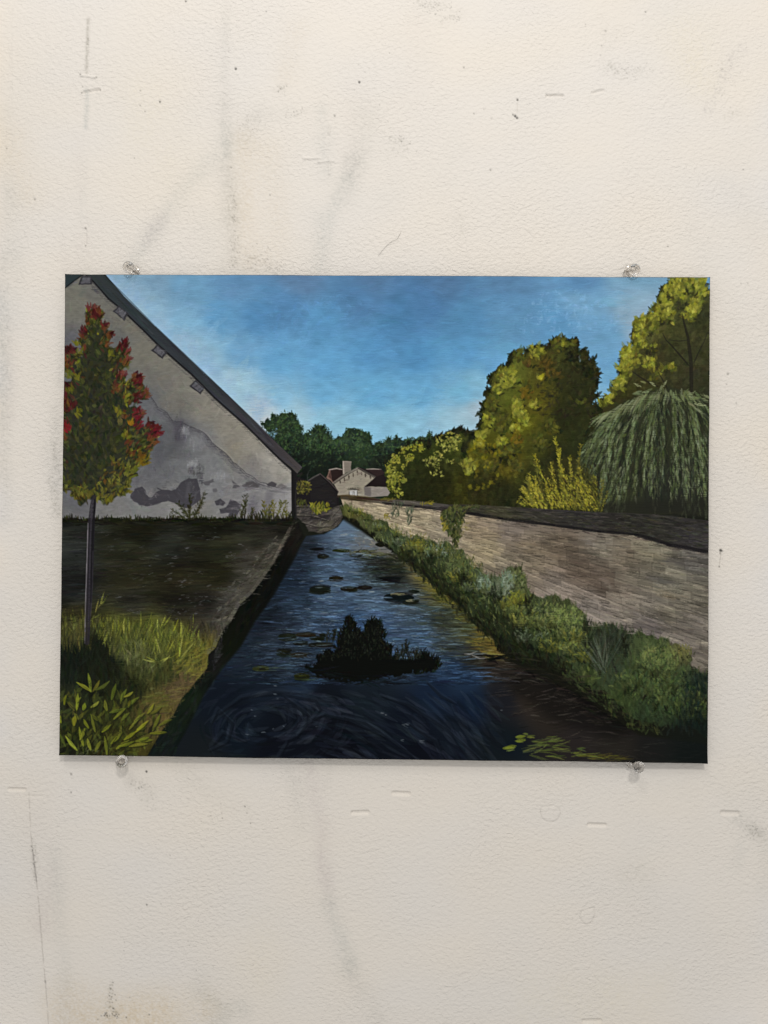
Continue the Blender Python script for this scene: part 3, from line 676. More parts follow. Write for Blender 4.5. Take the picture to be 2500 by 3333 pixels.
# ------------------------------------------------------------------ painting: water
LE = [(660, 1150), (640, 1180), (600, 1260), (560, 1330), (520, 1390), (480, 1450), (440, 1500), (400, 1560), (360, 1630), (345, 1660)]
water = [(640, 1190), (662, 1158), (700, 1154), (730, 1138), (745, 1118), (800, 1160), (860, 1200), (930, 1260), (1000, 1310), (1090, 1400), (1250, 1480), (1370, 1570), (1540, 1590), (1540, 1670), (300, 1670), (430, 1480), (560, 1300)]
wam = fill(water, (20, 28, 38), 2)
waf = field([(735, 1160, 78, 98, 118), (700, 1175, 50, 70, 92), (670, 1180, 26, 32, 40), (780, 1180, 84, 92, 96), (830, 1180, 96, 94, 88), (760, 1215, 56, 80, 104), (700, 1220, 52, 76, 100), (650, 1230, 26, 38, 54), (620, 1260, 22, 34, 50), (720, 1260, 56, 80, 106), (800, 1230, 34, 42, 38), (850, 1215, 40, 42, 26), (900, 1230, 92, 84, 50), (860, 1250, 30, 34, 28), (930, 1240, 96, 88, 34),
             (720, 1300, 46, 68, 92), (640, 1300, 30, 46, 64), (580, 1340, 20, 28, 38), (800, 1300, 58, 82, 106), (870, 1290, 52, 66, 74), (940, 1265, 82, 78, 34), (960, 1290, 66, 64, 28), (760, 1350, 34, 60, 92), (680, 1360, 38, 56, 78), (600, 1380, 28, 38, 50), (820, 1345, 44, 68, 98), (900, 1340, 46, 64, 78), (960, 1330, 44, 50, 38), (1010, 1340, 50, 52, 28), (760, 1385, 26, 54, 96),
             (900, 1380, 48, 74, 102), (1000, 1370, 60, 62, 36), (1050, 1370, 84, 74, 30), (1070, 1395, 92, 74, 34), (980, 1400, 40, 48, 52), (1020, 1420, 40, 38, 28), (540, 1430, 24, 36, 50), (620, 1430, 34, 48, 62), (660, 1470, 24, 40, 62), (560, 1480, 18, 28, 42), (500, 1520, 14, 22, 34), (970, 1440, 26, 48, 78), (1010, 1470, 22, 44, 72), (1060, 1440, 40, 34, 28), (1120, 1460, 44, 36, 28), (940, 1500, 16, 32, 56),
             (1020, 1520, 14, 30, 54), (1080, 1510, 24, 26, 34), (1150, 1500, 50, 38, 28), (1200, 1540, 42, 34, 26), (1260, 1570, 40, 33, 30), (1200, 1440, 16, 14, 14), (1280, 1500, 20, 17, 14), (1340, 1560, 26, 22, 20), (1330, 1600, 38, 33, 26), (1420, 1610, 26, 26, 24), (1500, 1620, 16, 20, 20), (700, 1500, 14, 20, 30), (800, 1520, 18, 28, 38), (620, 1560, 12, 18, 28), (500, 1580, 12, 22, 34), (720, 1580, 12, 15, 24), (880, 1560, 12, 19, 32), (980, 1580, 14, 22, 34), (1080, 1600, 16, 24, 30), (760, 1630, 10, 13, 22), (920, 1630, 11, 15, 25), (450, 1620, 20, 26, 30), (600, 1620, 12, 16, 26)], 4.5)
put(wam, np.clip(waf * (1 + 0.10 * smooth((1450 - YY) / 60)[..., None]), 0, 1), 1.0)
desat(wam * mask([(660, 1150), (800, 1150), (960, 1300), (1040, 1420), (1120, 1660), (300, 1660), (500, 1400)], 20), 0.74)
put(blur(mask([(1100, 1420), (1230, 1450), (1370, 1575), (1330, 1600), (1200, 1560), (1100, 1490)], 10), 10), C(17, 15, 13), 0.65)
upper = wam * (YY < 1480)
scumble(upper, 1500, 30, 5, 0, 0.16, 0.5, 0.3, spread=5)
scumble(upper, 1500, 22, 2.2, 0, 0.30, 0.55, 0.35, spread=6)
dabs(upper * mask([(690, 1150), (780, 1150), (900, 1290), (1000, 1400), (1000, 1450), (620, 1450), (560, 1440), (640, 1300)], 20), 380, 24, 1.8, 0, [(84, 106, 124), (64, 88, 112), (96, 116, 130), (20, 30, 44)], 0.42, 6, 0.35, clip=wam, bend=10)
dabs(upper * mask([(540, 1390), (660, 1390), (640, 1500), (500, 1500)], 14), 110, 22, 1.8, 4, [(66, 82, 92), (50, 66, 80), (18, 24, 30)], 0.45, 8, 0.35, clip=wam)
dabs(upper * mask([(600, 1180), (690, 1160), (560, 1400), (500, 1430)], 12), 160, 24, 3, 3, [(18, 24, 32), (26, 36, 48), (14, 18, 22)], 0.4, 6, 0.3, clip=wam)
# reflections of wall and plants
dabs(mask([(930, 1230), (985, 1290), (1000, 1320), (940, 1280), (900, 1240)], 6), 60, 16, 2.5, -10, [(120, 110, 34), (98, 92, 34), (70, 72, 32)], 0.55, 10, 0.3)
dabs(mask([(1000, 1340), (1090, 1380), (1090, 1430), (1060, 1420), (1000, 1380)], 8), 80, 22, 3, -8, [(104, 86, 32), (86, 76, 34), (66, 64, 30)], 0.5, 8, 0.3)
dabs(mask([(770, 1150), (880, 1200), (850, 1210), (770, 1180)], 6), 60, 10, 2.2, -20, [(132, 122, 104), (112, 104, 92), (92, 92, 90)], 0.5, 30, 0.35)
dabs(mask([(890, 1195), (940, 1240), (910, 1240), (870, 1210)], 4), 46, 14, 2.4, -25, [(136, 120, 56), (128, 122, 100), (110, 96, 34)], 0.6, 12, 0.2)
dabs(mask([(1060, 1430), (1250, 1480), (1340, 1560), (1300, 1600), (1130, 1560), (1070, 1500)], 14), 220, 34, 2.0, 6, [(66, 56, 48), (52, 42, 34), (30, 26, 22), (84, 72, 60), (20, 17, 15)], 0.4, 7, 0.35, clip=wam)
dabs(mask([(1250, 1580), (1530, 1600), (1530, 1650), (1250, 1650)], 10), 90, 34, 2.0, 3, [(48, 44, 36), (34, 32, 26), (58, 54, 44)], 0.35, 6, 0.4)
# dark bank shadow on the right shore
dabs(mask([(1080, 1395), (1110, 1405), (1240, 1440), (1300, 1500), (1380, 1570), (1330, 1560), (1200, 1470), (1100, 1430)], 6), 260, 24, 7, -18, [(12, 11, 10), (18, 16, 13), (8, 8, 8)], 0.6, 12, 0.0)
desat(blur(mask([(1060, 1430), (1250, 1470), (1400, 1570), (1540, 1590), (1540, 1660), (1180, 1660), (1060, 1540)], 12), 6), 0.6)
# swirling current in the foreground
sw = [(58, 66, 80), (44, 52, 66), (74, 80, 90), (34, 44, 60), (50, 62, 66)]
for i in range(330):
    r = 30 + 140 * RS.rand(); th = RS.rand() * 360
    cx_, cy_ = 575, 1560
    x = cx_ + r * 1.25 * math.cos(math.radians(th)); y = cy_ - r * 0.55 * math.sin(math.radians(th))
    if not (430 < x < 760 and 1480 < y < 1648):
        continue
    tang = math.degrees(math.atan2(0.55 * math.cos(math.radians(th)), -1.25 * math.sin(math.radians(th))))
    stroke(arc(x, y, 22 + 26 * RS.rand(), tang + 8 * RS.randn(), 34, 5), 4.0 + 8 * RS.rand(), pick(sw if RS.rand() < 0.55 else [(8, 11, 16), (12, 16, 22)]), 0.08 + 0.13 * RS.rand(), 0.2, 0.0, 0.4, 0.5, wam)
for i in range(420):
    x = 640 + 420 * RS.rand(); y = 1490 + 150 * RS.rand()
    if x + (y - 1490) * 0.3 > 1090:
        continue
    A = -6 - 40 * float(np.clip((x - 640) / 330.0, 0, 1)) + 6 * RS.randn()
    stroke(arc(x, y, 28 + 40 * RS.rand(), A, 14 * RS.randn(), 4), 4 + 9 * RS.rand(), pick(sw if RS.rand() < 0.52 else [(8, 11, 17), (12, 16, 23)]), 0.08 + 0.14 * RS.rand(), 0.2, 0.0, 0.4, 0.5, wam)
for pts in ([(470, 1640), (455, 1610), (480, 1580), (530, 1600)], [(455, 1560), (470, 1530), (500, 1560), (490, 1600), (450, 1620)], [(610, 1500), (650, 1530), (672, 1548)], [(560, 1500), (600, 1495), (680, 1510), (690, 1530), (670, 1555)], [(670, 1550), (700, 1540), (760, 1555), (830, 1590)], [(640, 1590), (660, 1560), (700, 1540)], [(620, 1600), (600, 1635), (560, 1648)], [(740, 1545), (790, 1560), (850, 1600), (900, 1640)], [(820, 1500), (880, 1520), (960, 1570), (1040, 1640)], [(920, 1470), (950, 1500), (985, 1518)], [(470, 1540), (520, 1505), (590, 1490), (660, 1495)], [(880, 1560), (940, 1600), (960, 1645)]):
    stroke(pts, 10, C(44, 53, 64), 0.26, 0.2, 0.0, 0.5, 0.5, wam)
    stroke([(a + 3, b + 5) for a, b in pts], 7, C(9, 12, 17), 0.4, 0.2, 0.0, 0.3, 0.5, wam)
for zx, zy, l in [(580, 550, 26), (580, 612, 26), (600, 648, 20), (430, 785, 16), (490, 910, 34), (370, 925, 20), (902, 862, 12), (1600, 850, 22), (650, 858, 12), (405, 735, 10), (490, 460, 22), (566, 880, 8)]:
    x, y = Z(650, 2000, [(zx, zy)])[0]
    for k in range(2):
        stroke(arc(x - l * 0.14 + RS.randn(), y + 0.8 * RS.randn(), l * 0.28, 2 + 10 * RS.randn(), 0, 2), 1.5, C(110, 120, 126), 0.42, 0.2, 0.1, 1.0)
for zx, zy, l in [(760, 733, 60), (580, 640, 26), (608, 658, 14), (885, 860, 40), (735, 852, 26), (1270, 185, 70), (1340, 212, 90), (1160, 220, 30), (1300, 205, 50), (1500, 620, 18)]:
    x, y = Z(1000, 2050, [(zx, zy)])[0]
    for k in range(3):
        stroke(arc(x - l * 0.14, y + 1.0 * RS.randn(), l * 0.28, 3 + 10 * RS.randn(), 0, 2), 1.5, C(108, 114, 116), 0.38, 0.2, 0.15, 1.0)
for zx, zy, l in [(880, 215, 60), (1050, 240, 40), (1090, 250, 40), (1240, 340, 30), (1450, 525, 90), (1630, 680, 60), (1500, 545, 50), (700, 570, 40), (1430, 690, 60), (1380, 420, 50), (1090, 655, 40), (1330, 300, 30)]:
    x, y = Z(750, 1650, [(zx, zy)])[0]
    for k in range(3):
        stroke(arc(x - l * 0.14, y + 1.5 * RS.randn(), l * 0.28, 2 + 6 * RS.randn(), 0, 2), 1.8, C(140, 148, 146), 0.5, 0.3, 0.2, 0.9)
dabs(mask([(895, 1225), (930, 1248), (985, 1292), (1030, 1340), (1000, 1350), (950, 1300), (900, 1250)], 6), 150, 18, 3.4, -16, [(74, 74, 30), (92, 86, 32), (52, 56, 28), (108, 98, 34), (36, 40, 26)], 0.55, 10, 0.2)
dabs(mask([(1030, 1350), (1090, 1375), (1100, 1415), (1060, 1425), (1010, 1390)], 6), 110, 18, 3.6, -6, [(116, 100, 42), (98, 86, 36), (84, 78, 34), (108, 104, 44)], 0.6, 8, 0.15)
dabs(mask([(900, 1300), (1000, 1330), (1060, 1380), (1000, 1430), (930, 1400), (900, 1350)], 12), 150, 24, 3.4, -3, [(54, 60, 38), (44, 50, 34), (66, 68, 42), (40, 52, 60)], 0.4, 8, 0.3)
# floating pads
pad = lambda x0, y0, L_: [(Z(x0, y0, [(a, b)])[0], c * 0.28, d * 0.28, k) for a, b, c, d, k in L_]
for (x, y), rx, ry, k in pad(750, 1650, [(715, 382, 48, 18, 0), (815, 555, 60, 17, 2), (690, 630, 88, 34, 0), (915, 632, 70, 20, 0), (1040, 622, 62, 18, 0), (850, 332, 70, 13, 1), (1300, 700, 125, 46, 3), (1155, 290, 36, 18, 0), (1390, 738, 70, 16, 0), (1010, 345, 60, 10, 4), (1140, 365, 60, 9, 4), (1290, 345, 50, 14, 0), (1420, 652, 40, 12, 0), (1290, 675, 60, 8, 4), (1390, 722, 32, 6, 4), (1220, 550, 110, 12, 3), (670, 325, 60, 6, 3)]) \
        + pad(650, 2000, [(680, 165, 75, 24, 0), (820, 155, 85, 20, 2), (905, 184, 62, 20, 0), (950, 160, 26, 14, 0), (780, 222, 62, 18, 0), (940, 235, 112, 18, 0), (650, 290, 62, 30, 0), (765, 315, 72, 22, 2), (472, 412, 68, 22, 1), (790, 480, 64, 28, 1)]):
    c = [(22, 24, 18), (36, 40, 20), (32, 29, 18), (14, 17, 18), (96, 98, 78)][k]
    for _ in range(6):
        stroke(arc(x - rx * 0.85 + RS.randn(), y + ry * 0.55 * RS.randn() * 0.6, rx * 1.7, 3 * RS.randn(), 6 * RS.randn(), 4), ry * 1.3 + 1.2, pick([c], 0.14), 0.75, 0.25, 0, 0.8, 0.5)
    for _ in range(5):                              # ragged ends of the floating leaves
        stroke(arc(x + rx * RS.uniform(-1.2, 0.5), y + ry * RS.uniform(-0.8, 1.0), rx * 0.8, 4 * RS.randn(), 8 * RS.randn(), 3), 2.0, pick([c, (14, 17, 18)], 0.14), 0.7, 0.15, 0.1)
    if k < 3:
        for _ in range(3):
            stroke(arc(x - rx * 0.4, y - ry * 0.2 + RS.randn(), rx * 0.9, 2, 0, 3), 1.4, C(*c) * 1.7, 0.5, 0.2, 0.2)
dabs(mask(Z(750, 1650, [(930, 370), (1300, 390), (1340, 500), (1100, 520), (980, 440)]), 8), 130, 26, 3.5, 0, [(22, 24, 20), (34, 38, 26), (16, 18, 20)], 0.5, 5, 0.2)
dabs(mask(Z(750, 1650, [(920, 330), (1250, 345), (1240, 385), (920, 375)]), 4), 50, 14, 2.4, 5, [(30, 32, 20), (60, 62, 34), (90, 92, 62)], 0.6, 10, 0.1)
# broken ripples: pale sky glints and dark troughs, smaller towards the houses
for i in range(1700):
    y = 1150 + 330 * RS.rand() ** 0.8
    x = 540 + 560 * RS.rand()
    ix, iy = int(x - X0), int(y - Y0)
    if wam[iy, ix] < 0.9 or y > 1480:
        continue
    s_ = (y - 1120) / 340.0
    base = IMG[iy, ix]
    f = 1.55 if RS.rand() < 0.5 else 0.5
    c0 = np.clip(base * f + (C(12, 18, 24) if f > 1 else 0), 0, 1)
    l = (10 + 30 * s_) * (0.5 + RS.rand())
    stroke(arc(x, y, l, 4 * RS.randn(), 12 * RS.randn(), 3), 1.2 + 1.6 * s_, c0, 0.5, 0.15, 0.25, 0.5, 0.5, wam)
dabs(upper * mask([(700, 1160), (780, 1165), (850, 1300), (960, 1380), (960, 1440), (620, 1440), (640, 1300)], 20), 240, 20, 1.7, 0, [(112, 134, 148), (92, 118, 138), (128, 144, 152)], 0.5, 6, 0.3, clip=wam, bend=8)
# dark plants standing in the stream (detail 650,2000)
K = [(11, 13, 12), (15, 17, 14), (9, 10, 10)]
clump = Z(650, 2000, [(1060, 250), (1072, 170), (1110, 110), (1128, 62), (1160, 24), (1196, 62), (1205, 115), (1245, 140), (1262, 172), (1285, 170), (1290, 88), (1340, 38), (1400, 62), (1430, 130), (1446, 230), (1492, 265), (1488, 310), (1560, 350), (1700, 350), (1780, 300), (1870, 360), (1890, 385), (1840, 430), (1700, 450), (1400, 490), (1200, 522), (1000, 495), (890, 470), (800, 405), (890, 385), (885, 320), (1000, 275)])
clump = [(745 + (a - 745) * 0.94, b) for a, b in clump]
km = fill(clump, (12, 14, 12), 1.5, 2.6, seed=51, rr=2)
for i in range(230):                                # pointed shoots along the top of the clump
    k = RS.randint(len(clump) - 9); t = RS.rand()
    x = clump[k][0] * (1 - t) + clump[k + 1][0] * t; y = clump[k][1] * (1 - t) + clump[k + 1][1] * t
    stroke(arc(x + RS.randn(), y + 4, 8 + 8 * RS.rand(), 90 + (x - 745) * -0.12 + 22 * RS.randn(), 15 * RS.randn(), 3), 2.6, pick([(11, 13, 11), (16, 20, 13), (22, 28, 18)]), 0.9, 0.25)
dabs(km * (YY < 1425), 240, 8, 2.4, 85, [(24, 30, 20), (34, 40, 28), (18, 24, 16), (44, 50, 38)], 0.5, 30, 0.1)
ke = blur(km, 2); ke = np.clip(ke * (1 - ke) * 4, 0, 1)
dabs(ke * (YY < 1440), 240, 7, 2.2, 80, K, 0.9, 30)
dabs(km * (YY < 1420), 130, 6, 1.8, 80, [(28, 30, 24), (36, 38, 30), (20, 22, 18)], 0.5, 35, 0.1)
dabs(mask(Z(650, 2000, [(760, 385), (900, 400), (1300, 480), (1700, 440), (1500, 520), (1200, 545), (900, 490)]), 8), 130, 34, 3, 0, K + [(18, 24, 30)], 0.5, 5, 0.3)
for sx, sy in Z(650, 2000, [(985, 215), (1030, 210), (1530, 350), (1570, 350), (1620, 350), (1660, 345), (1600, 300), (1690, 350), (1550, 320)]):
    tall = sy < 1395
    for k in range(4):
        spray(sx + 2 * RS.randn(), sy, (26 if tall else 22) * (0.7 + 0.5 * RS.rand()), 90 + 16 * RS.randn(), 4, [(16, 18, 14), (42, 46, 38), (24, 28, 22)], 1.8, 4)
for x, y in Z(1000, 2050, [(860, 200), (900, 190), (940, 210), (970, 230)]):
    spray(x, y + 6, 14, 70 + 30 * RS.randn(), 3, K, 2.6, 6)
stroke(Z(1000, 2050, [(560, 240), (800, 245), (1000, 225)]), 7, C(11, 13, 12), 0.9, 0.1)
# small dark plant against the right shore
dabs(mask(Z(1300, 1850, [(745, 560), (800, 555), (860, 590), (870, 670), (760, 640)]), 2), 60, 8, 2.4, 110, K, 0.85, 25)
dabs(mask(Z(1300, 1850, [(600, 660), (860, 660), (1000, 690), (700, 710)]), 3), 34, 18, 3, 0, K, 0.8, 6)
stroke(Z(1300, 1850, [(500, 660), (545, 662), (600, 640)]), 2.2, C(150, 148, 140), 0.7); stroke(Z(1300, 1850, [(560, 668), (620, 695), (690, 690)]), 2.0, C(140, 138, 132), 0.7)

# ------------------------------------------------------------------ painting: plants along the right shore
up = [(738, 1098), (752, 1092), (778, 1106), (834, 1131), (884, 1160), (902, 1160), (947, 1176), (962, 1172), (986, 1188), (1031, 1224), (1055, 1244), (1080, 1246), (1104, 1228), (1126, 1226), (1136, 1250), (1142, 1286), (1180, 1294), (1207, 1293), (1240, 1305), (1264, 1330), (1268, 1356), (1290, 1352), (1325, 1352), (1358, 1368), (1390, 1366), (1431, 1380), (1482, 1406), (1498, 1445), (1540, 1462)]
lo = [(1540, 1600), (1487, 1568), (1431, 1567), (1389, 1561), (1361, 1550), (1333, 1512), (1291, 1491), (1250, 1466), (1227, 1448), (1171, 1424), (1105, 1410), (1089, 1384), (1059, 1357), (1017, 1322), (975, 1284), (927, 1240), (905, 1222), (876, 1201), (834, 1174), (778, 1135), (742, 1110)]
put(mask([(742, 1106), (900, 1190), (1010, 1290), (1110, 1390), (1250, 1440), (1380, 1550), (1545, 1570), (1545, 1610), (1380, 1588), (1250, 1500), (1100, 1428), (1080, 1400), (1040, 1352), (950, 1270), (900, 1228), (860, 1198), (740, 1122)], 4), C(22, 23, 16), 0.9)
bankm = fill(up + lo, (40, 48, 28), 3.5, 3.0, seed=61, rr=5)
bf = field([(760, 1106, 88, 88, 38), (800, 1128, 72, 78, 42), (850, 1160, 58, 72, 44), (900, 1180, 62, 70, 36), (890, 1205, 40, 48, 26), (940, 1200, 62, 72, 42), (950, 1240, 34, 42, 22), (985, 1220, 74, 84, 44), (1010, 1270, 38, 50, 22), (1040, 1260, 72, 84, 56), (1060, 1300, 38, 48, 26), (1090, 1270, 92, 102, 76), (1120, 1250, 88, 96, 52), (1115, 1300, 86, 94, 34), (1080, 1330, 36, 44, 24), (1160, 1320, 66, 78, 44), (1220, 1330, 74, 82, 44),
            (1240, 1370, 72, 86, 42), (1170, 1370, 54, 66, 34), (1120, 1380, 26, 34, 20), (1180, 1410, 34, 44, 26), (1250, 1420, 56, 68, 38), (1290, 1400, 56, 66, 50), (1330, 1390, 46, 54, 40), (1320, 1450, 54, 68, 44), (1270, 1450, 52, 64, 30), (1390, 1400, 70, 84, 44), (1420, 1420, 62, 80, 42), (1470, 1410, 98, 96, 52), (1470, 1460, 58, 74, 42), (1400, 1470, 62, 80, 44), (1350, 1500, 52, 66, 30), (1430, 1520, 54, 72, 40), (1500, 1480, 32, 44, 34), (1525, 1500, 20, 30, 24), (1500, 1560, 18, 28, 22), (1400, 1540, 40, 54, 30)], 4)
put(bankm, bf, 0.95)
desat(bankm, 0.85, 0.95)
ba = lambda x, y: 105 if x < 1100 else 100
leafy(bankm, 1500, 17, 6.0, ba, (0.6, 0.75, 0.9, 1.12, 1.3), 0.5, 24, 0.1)
leafy(bankm, 900, 12, 3.0, ba, (0.5, 0.75, 1.2, 1.35), 0.5, 24, 0.15)
for i in range(260):                                # tufts that break the outline against the wall
    k = RS.randint(len(up) - 1); t = RS.rand()
    x = up[k][0] * (1 - t) + up[k + 1][0] * t; y = up[k][1] * (1 - t) + up[k + 1][1] * t
    stroke(arc(x, y + 6, 10 + 9 * RS.rand(), 95 + 20 * RS.randn(), 10 * RS.randn(), 3), 2.4, pick([(52, 62, 34), (66, 76, 42), (38, 44, 26), (84, 88, 52), (78, 88, 66)]), 0.6, 0.15, 0.15)
gr = [(88, 98, 52), (100, 108, 60), (72, 84, 46), (112, 120, 80), (58, 70, 40)]
gg = [(112, 128, 106), (94, 112, 92), (128, 140, 120)]
dabs(bankm * (XX < 1100), 460, 14, 2.2, 100, gr + [(104, 106, 46), (36, 44, 24)], 0.65, 22, 0.2)
for cx, cy, rx, ry, n, pal in [(1095, 1262, 16, 24, 70, gg), (1120, 1252, 14, 18, 40, gr), (1112, 1298, 18, 20, 60, [(132, 134, 40), (116, 120, 38), (96, 104, 40)]), (1045, 1262, 18, 16, 46, gg), (940, 1196, 26, 12, 44, gg), (985, 1222, 20, 18, 50, gr), (900, 1178, 20, 8, 24, [(110, 106, 34), (98, 96, 34)]), (1050, 1300, 30, 18, 30, gr),
                               (1180, 1330, 34, 28, 150, gr + [(118, 128, 66)]), (1230, 1345, 32, 32, 190, gr + [(122, 134, 70), (110, 124, 62)]), (1215, 1380, 40, 22, 100, gr), (1160, 1360, 30, 26, 60, gg[:1] + gr), (1130, 1330, 22, 22, 46, gr), (1420, 1430, 44, 40, 170, gr[:1] + gr[2:3] + gr[4:]), (1450, 1470, 40, 30, 90, gr[2:3] + gr[4:]), (1400, 1490, 46, 34, 120, gr[2:3] + gr[4:] + [(88, 104, 54)]), (1350, 1470, 30, 24, 60, gr[4:] + [(48, 62, 34)]), (1440, 1530, 40, 24, 70, [(50, 68, 38), (66, 84, 44), (38, 52, 30)]), (1475, 1410, 20, 14, 40, [(112, 108, 60), (98, 98, 54)])]:
    cluster(cx + 3, cy + 5, rx, ry, n // 2, 9, 3.4, [(26, 32, 18), (34, 42, 24)], 0.5, 80, 35, 0.1)
    cluster(cx, cy, rx, ry, int(n * 1.3), 8 if cx > 1100 else 12, 2.8, pal, 0.68, 80, 35, 0.15)
# separate tufts and bushes, each dark at the foot and lit at the tips, larger towards the viewer
CLN = [(752, 1100), (800, 1128), (860, 1166), (920, 1198), (980, 1240), (1040, 1280), (1100, 1318), (1160, 1360), (1230, 1390), (1300, 1430), (1370, 1460), (1440, 1490), (1500, 1520)]
tuf = []
for k in range(70):
    u = (k + RS.rand()) / 70.0 * (len(CLN) - 1.001)
    i0 = int(u); t = u - i0
    x = CLN[i0][0] * (1 - t) + CLN[i0 + 1][0] * t; y = CLN[i0][1] * (1 - t) + CLN[i0 + 1][1] * t
    hw = 6 + 62 * (u / (len(CLN) - 1)) ** 0.9
    tuf.append((x + 0.3 * hw * RS.randn(), y + hw * RS.uniform(-0.55, 0.75), u / (len(CLN) - 1)))
for x, y, u in sorted(tuf, key=lambda q: q[1]):
    if bankm[min(PH - 1, int(y - Y0)), min(PW - 1, int(x - X0))] < 0.4:
        continue
    H_ = 8 + 38 * u
    if u < 0.5 and RS.rand() < 0.35:
        continue
    pal = [[(100, 106, 52), (82, 90, 44), (116, 118, 62)], [(102, 112, 88), (84, 94, 70)], [(114, 112, 42), (96, 98, 38)], [(76, 84, 42), (90, 98, 50)]][RS.choice([0, 0, 1, 2, 3, 3])]
    if u > 0.8:
        pal = [(70, 82, 42), (86, 96, 52), (54, 66, 36)]
    if 1265 < x < 1345:
        continue
    cluster(x, y + H_ * 0.35, H_ * 0.55, H_ * 0.22, 10, H_ * 0.4, 3.4, [(20, 25, 15), (28, 34, 19)], 0.6, 90, 35)
    for _ in range(20):
        A = 90 + 32 * RS.randn()
        L = H_ * (0.5 + 0.6 * RS.rand())
        x1 = x + H_ * 0.35 * RS.randn(); y1 = y + H_ * 0.3 * RS.rand()
        c0 = pick(pal)
        stroke(arc(x1, y1, L * 0.7, A, 20 * RS.randn(), 3), 3.0 + 2.4 * u, c0 * 0.75, 0.42, 0.2, 0.1, 0.6)
        if RS.rand() < 0.6:
            e = arc(x1, y1, L * 0.7, A, 0, 2)[-1]
            stroke(arc(e[0], e[1], 6 + 6 * u, A + 25 * RS.randn(), 0, 2), 2.6 + 2.6 * u, np.clip(c0 * 1.1, 0, 1), 0.6, 0.3, 0.05, 0.9)
dabs(mask([(1262, 1345), (1350, 1355), (1350, 1400), (1320, 1450), (1290, 1450), (1266, 1400)], 6), 110, 26, 4.5, 95, [(36, 42, 28), (26, 31, 20), (48, 54, 36)], 0.6, 22, 0.1)
for i in range(60):                                 # fan of grey-green reeds
    A = 58 + 78 * RS.rand()
    stroke(arc(1305 + 6 * RS.randn(), 1448 + 5 * RS.randn(), 55 + 34 * RS.rand(), A, 10 * RS.randn(), 4), 2.2, pick([(72, 82, 66), (92, 100, 84), (46, 54, 40), (34, 40, 28)]), 0.5, 0.2, 0.2, 0.6)
dabs(mask([(1150, 1300), (1265, 1330), (1262, 1400), (1130, 1400), (1120, 1320)], 8), 90, 9, 3, 100, [(30, 40, 20), (40, 50, 26)], 0.5, 30, 0.1)
lowb = mask([(860, 1180), (930, 1225), (980, 1272), (1030, 1318), (1070, 1350), (1100, 1385), (1180, 1405), (1240, 1440), (1225, 1452), (1105, 1420), (1010, 1340), (920, 1255), (850, 1195)], 5)
dabs(lowb, 420, 15, 4.5, 105, [(24, 28, 17), (16, 19, 13), (34, 38, 21)], 0.6, 26, 0.0)
dabs(mask([(850, 1178), (930, 1218), (1000, 1262), (1060, 1310), (1110, 1350), (1120, 1400), (1060, 1352), (960, 1278), (880, 1212)], 5), 260, 15, 4.0, 108, [(32, 38, 21), (44, 50, 26), (22, 26, 16)], 0.5, 24, 0.05)
dabs(mask([(1110, 1405), (1240, 1445), (1330, 1520), (1380, 1575), (1330, 1590), (1220, 1500), (1100, 1440)], 6), 200, 30, 2.6, -8, [(44, 38, 30), (30, 27, 22), (18, 17, 14), (58, 52, 42), (24, 28, 18)], 0.45, 8, 0.2)
dabs(mask([(1225, 1440), (1300, 1485), (1370, 1550), (1440, 1568), (1430, 1585), (1360, 1572), (1280, 1510), (1220, 1462)], 5), 150, 15, 4.5, 110, [(54, 64, 34), (40, 50, 28), (66, 74, 38), (28, 34, 20)], 0.5, 30, 0.05)
for gx_, gy_, rx_, ry_ in [(1072, 1290, 12, 22), (1142, 1312, 9, 26), (1000, 1252, 9, 14), (1268, 1380, 9, 34), (1352, 1400, 8, 26), (930, 1216, 8, 10)]:
    cluster(gx_, gy_, rx_, ry_, 34, 13, 4.0, [(24, 29, 17), (18, 22, 14), (34, 40, 24)], 0.55, 90, 24, 0.05)
cluster(1425, 1425, 42, 26, 150, 9, 3.6, [(104, 116, 62), (90, 104, 54), (118, 124, 70)], 0.5, 80, 34, 0.1)
cluster(1215, 1330, 42, 22, 110, 8, 3.4, [(118, 130, 70), (104, 118, 60)], 0.5, 80, 34, 0.1)
dabs(mask([(1480, 1440), (1545, 1460), (1545, 1580), (1440, 1580), (1480, 1520)], 10), 160, 16, 4, 90, [(18, 26, 22), (26, 36, 28), (14, 20, 18), (38, 50, 38)], 0.6, 12, 0.1)
ue = blur(bankm, 3); ue = np.clip(ue * (1 - ue) * 4, 0, 1) * bankm
dabs(mask([(740, 1090), (960, 1168), (1040, 1215), (1040, 1240), (950, 1196), (740, 1108)], 3), 170, 9, 2.0, 85, [(60, 70, 34), (78, 84, 40), (44, 54, 28), (110, 104, 40)], 0.7, 22, 0.1)
dabs(mask([(1260, 1335), (1360, 1355), (1400, 1362), (1360, 1372), (1270, 1360)], 3), 60, 12, 2.4, 95, [(44, 50, 34), (32, 36, 26)], 0.6, 20, 0.2)
put(mask([(1436, 1570), (1545, 1560), (1545, 1665), (1436, 1665)], 40), C(18, 24, 22), 0.55)
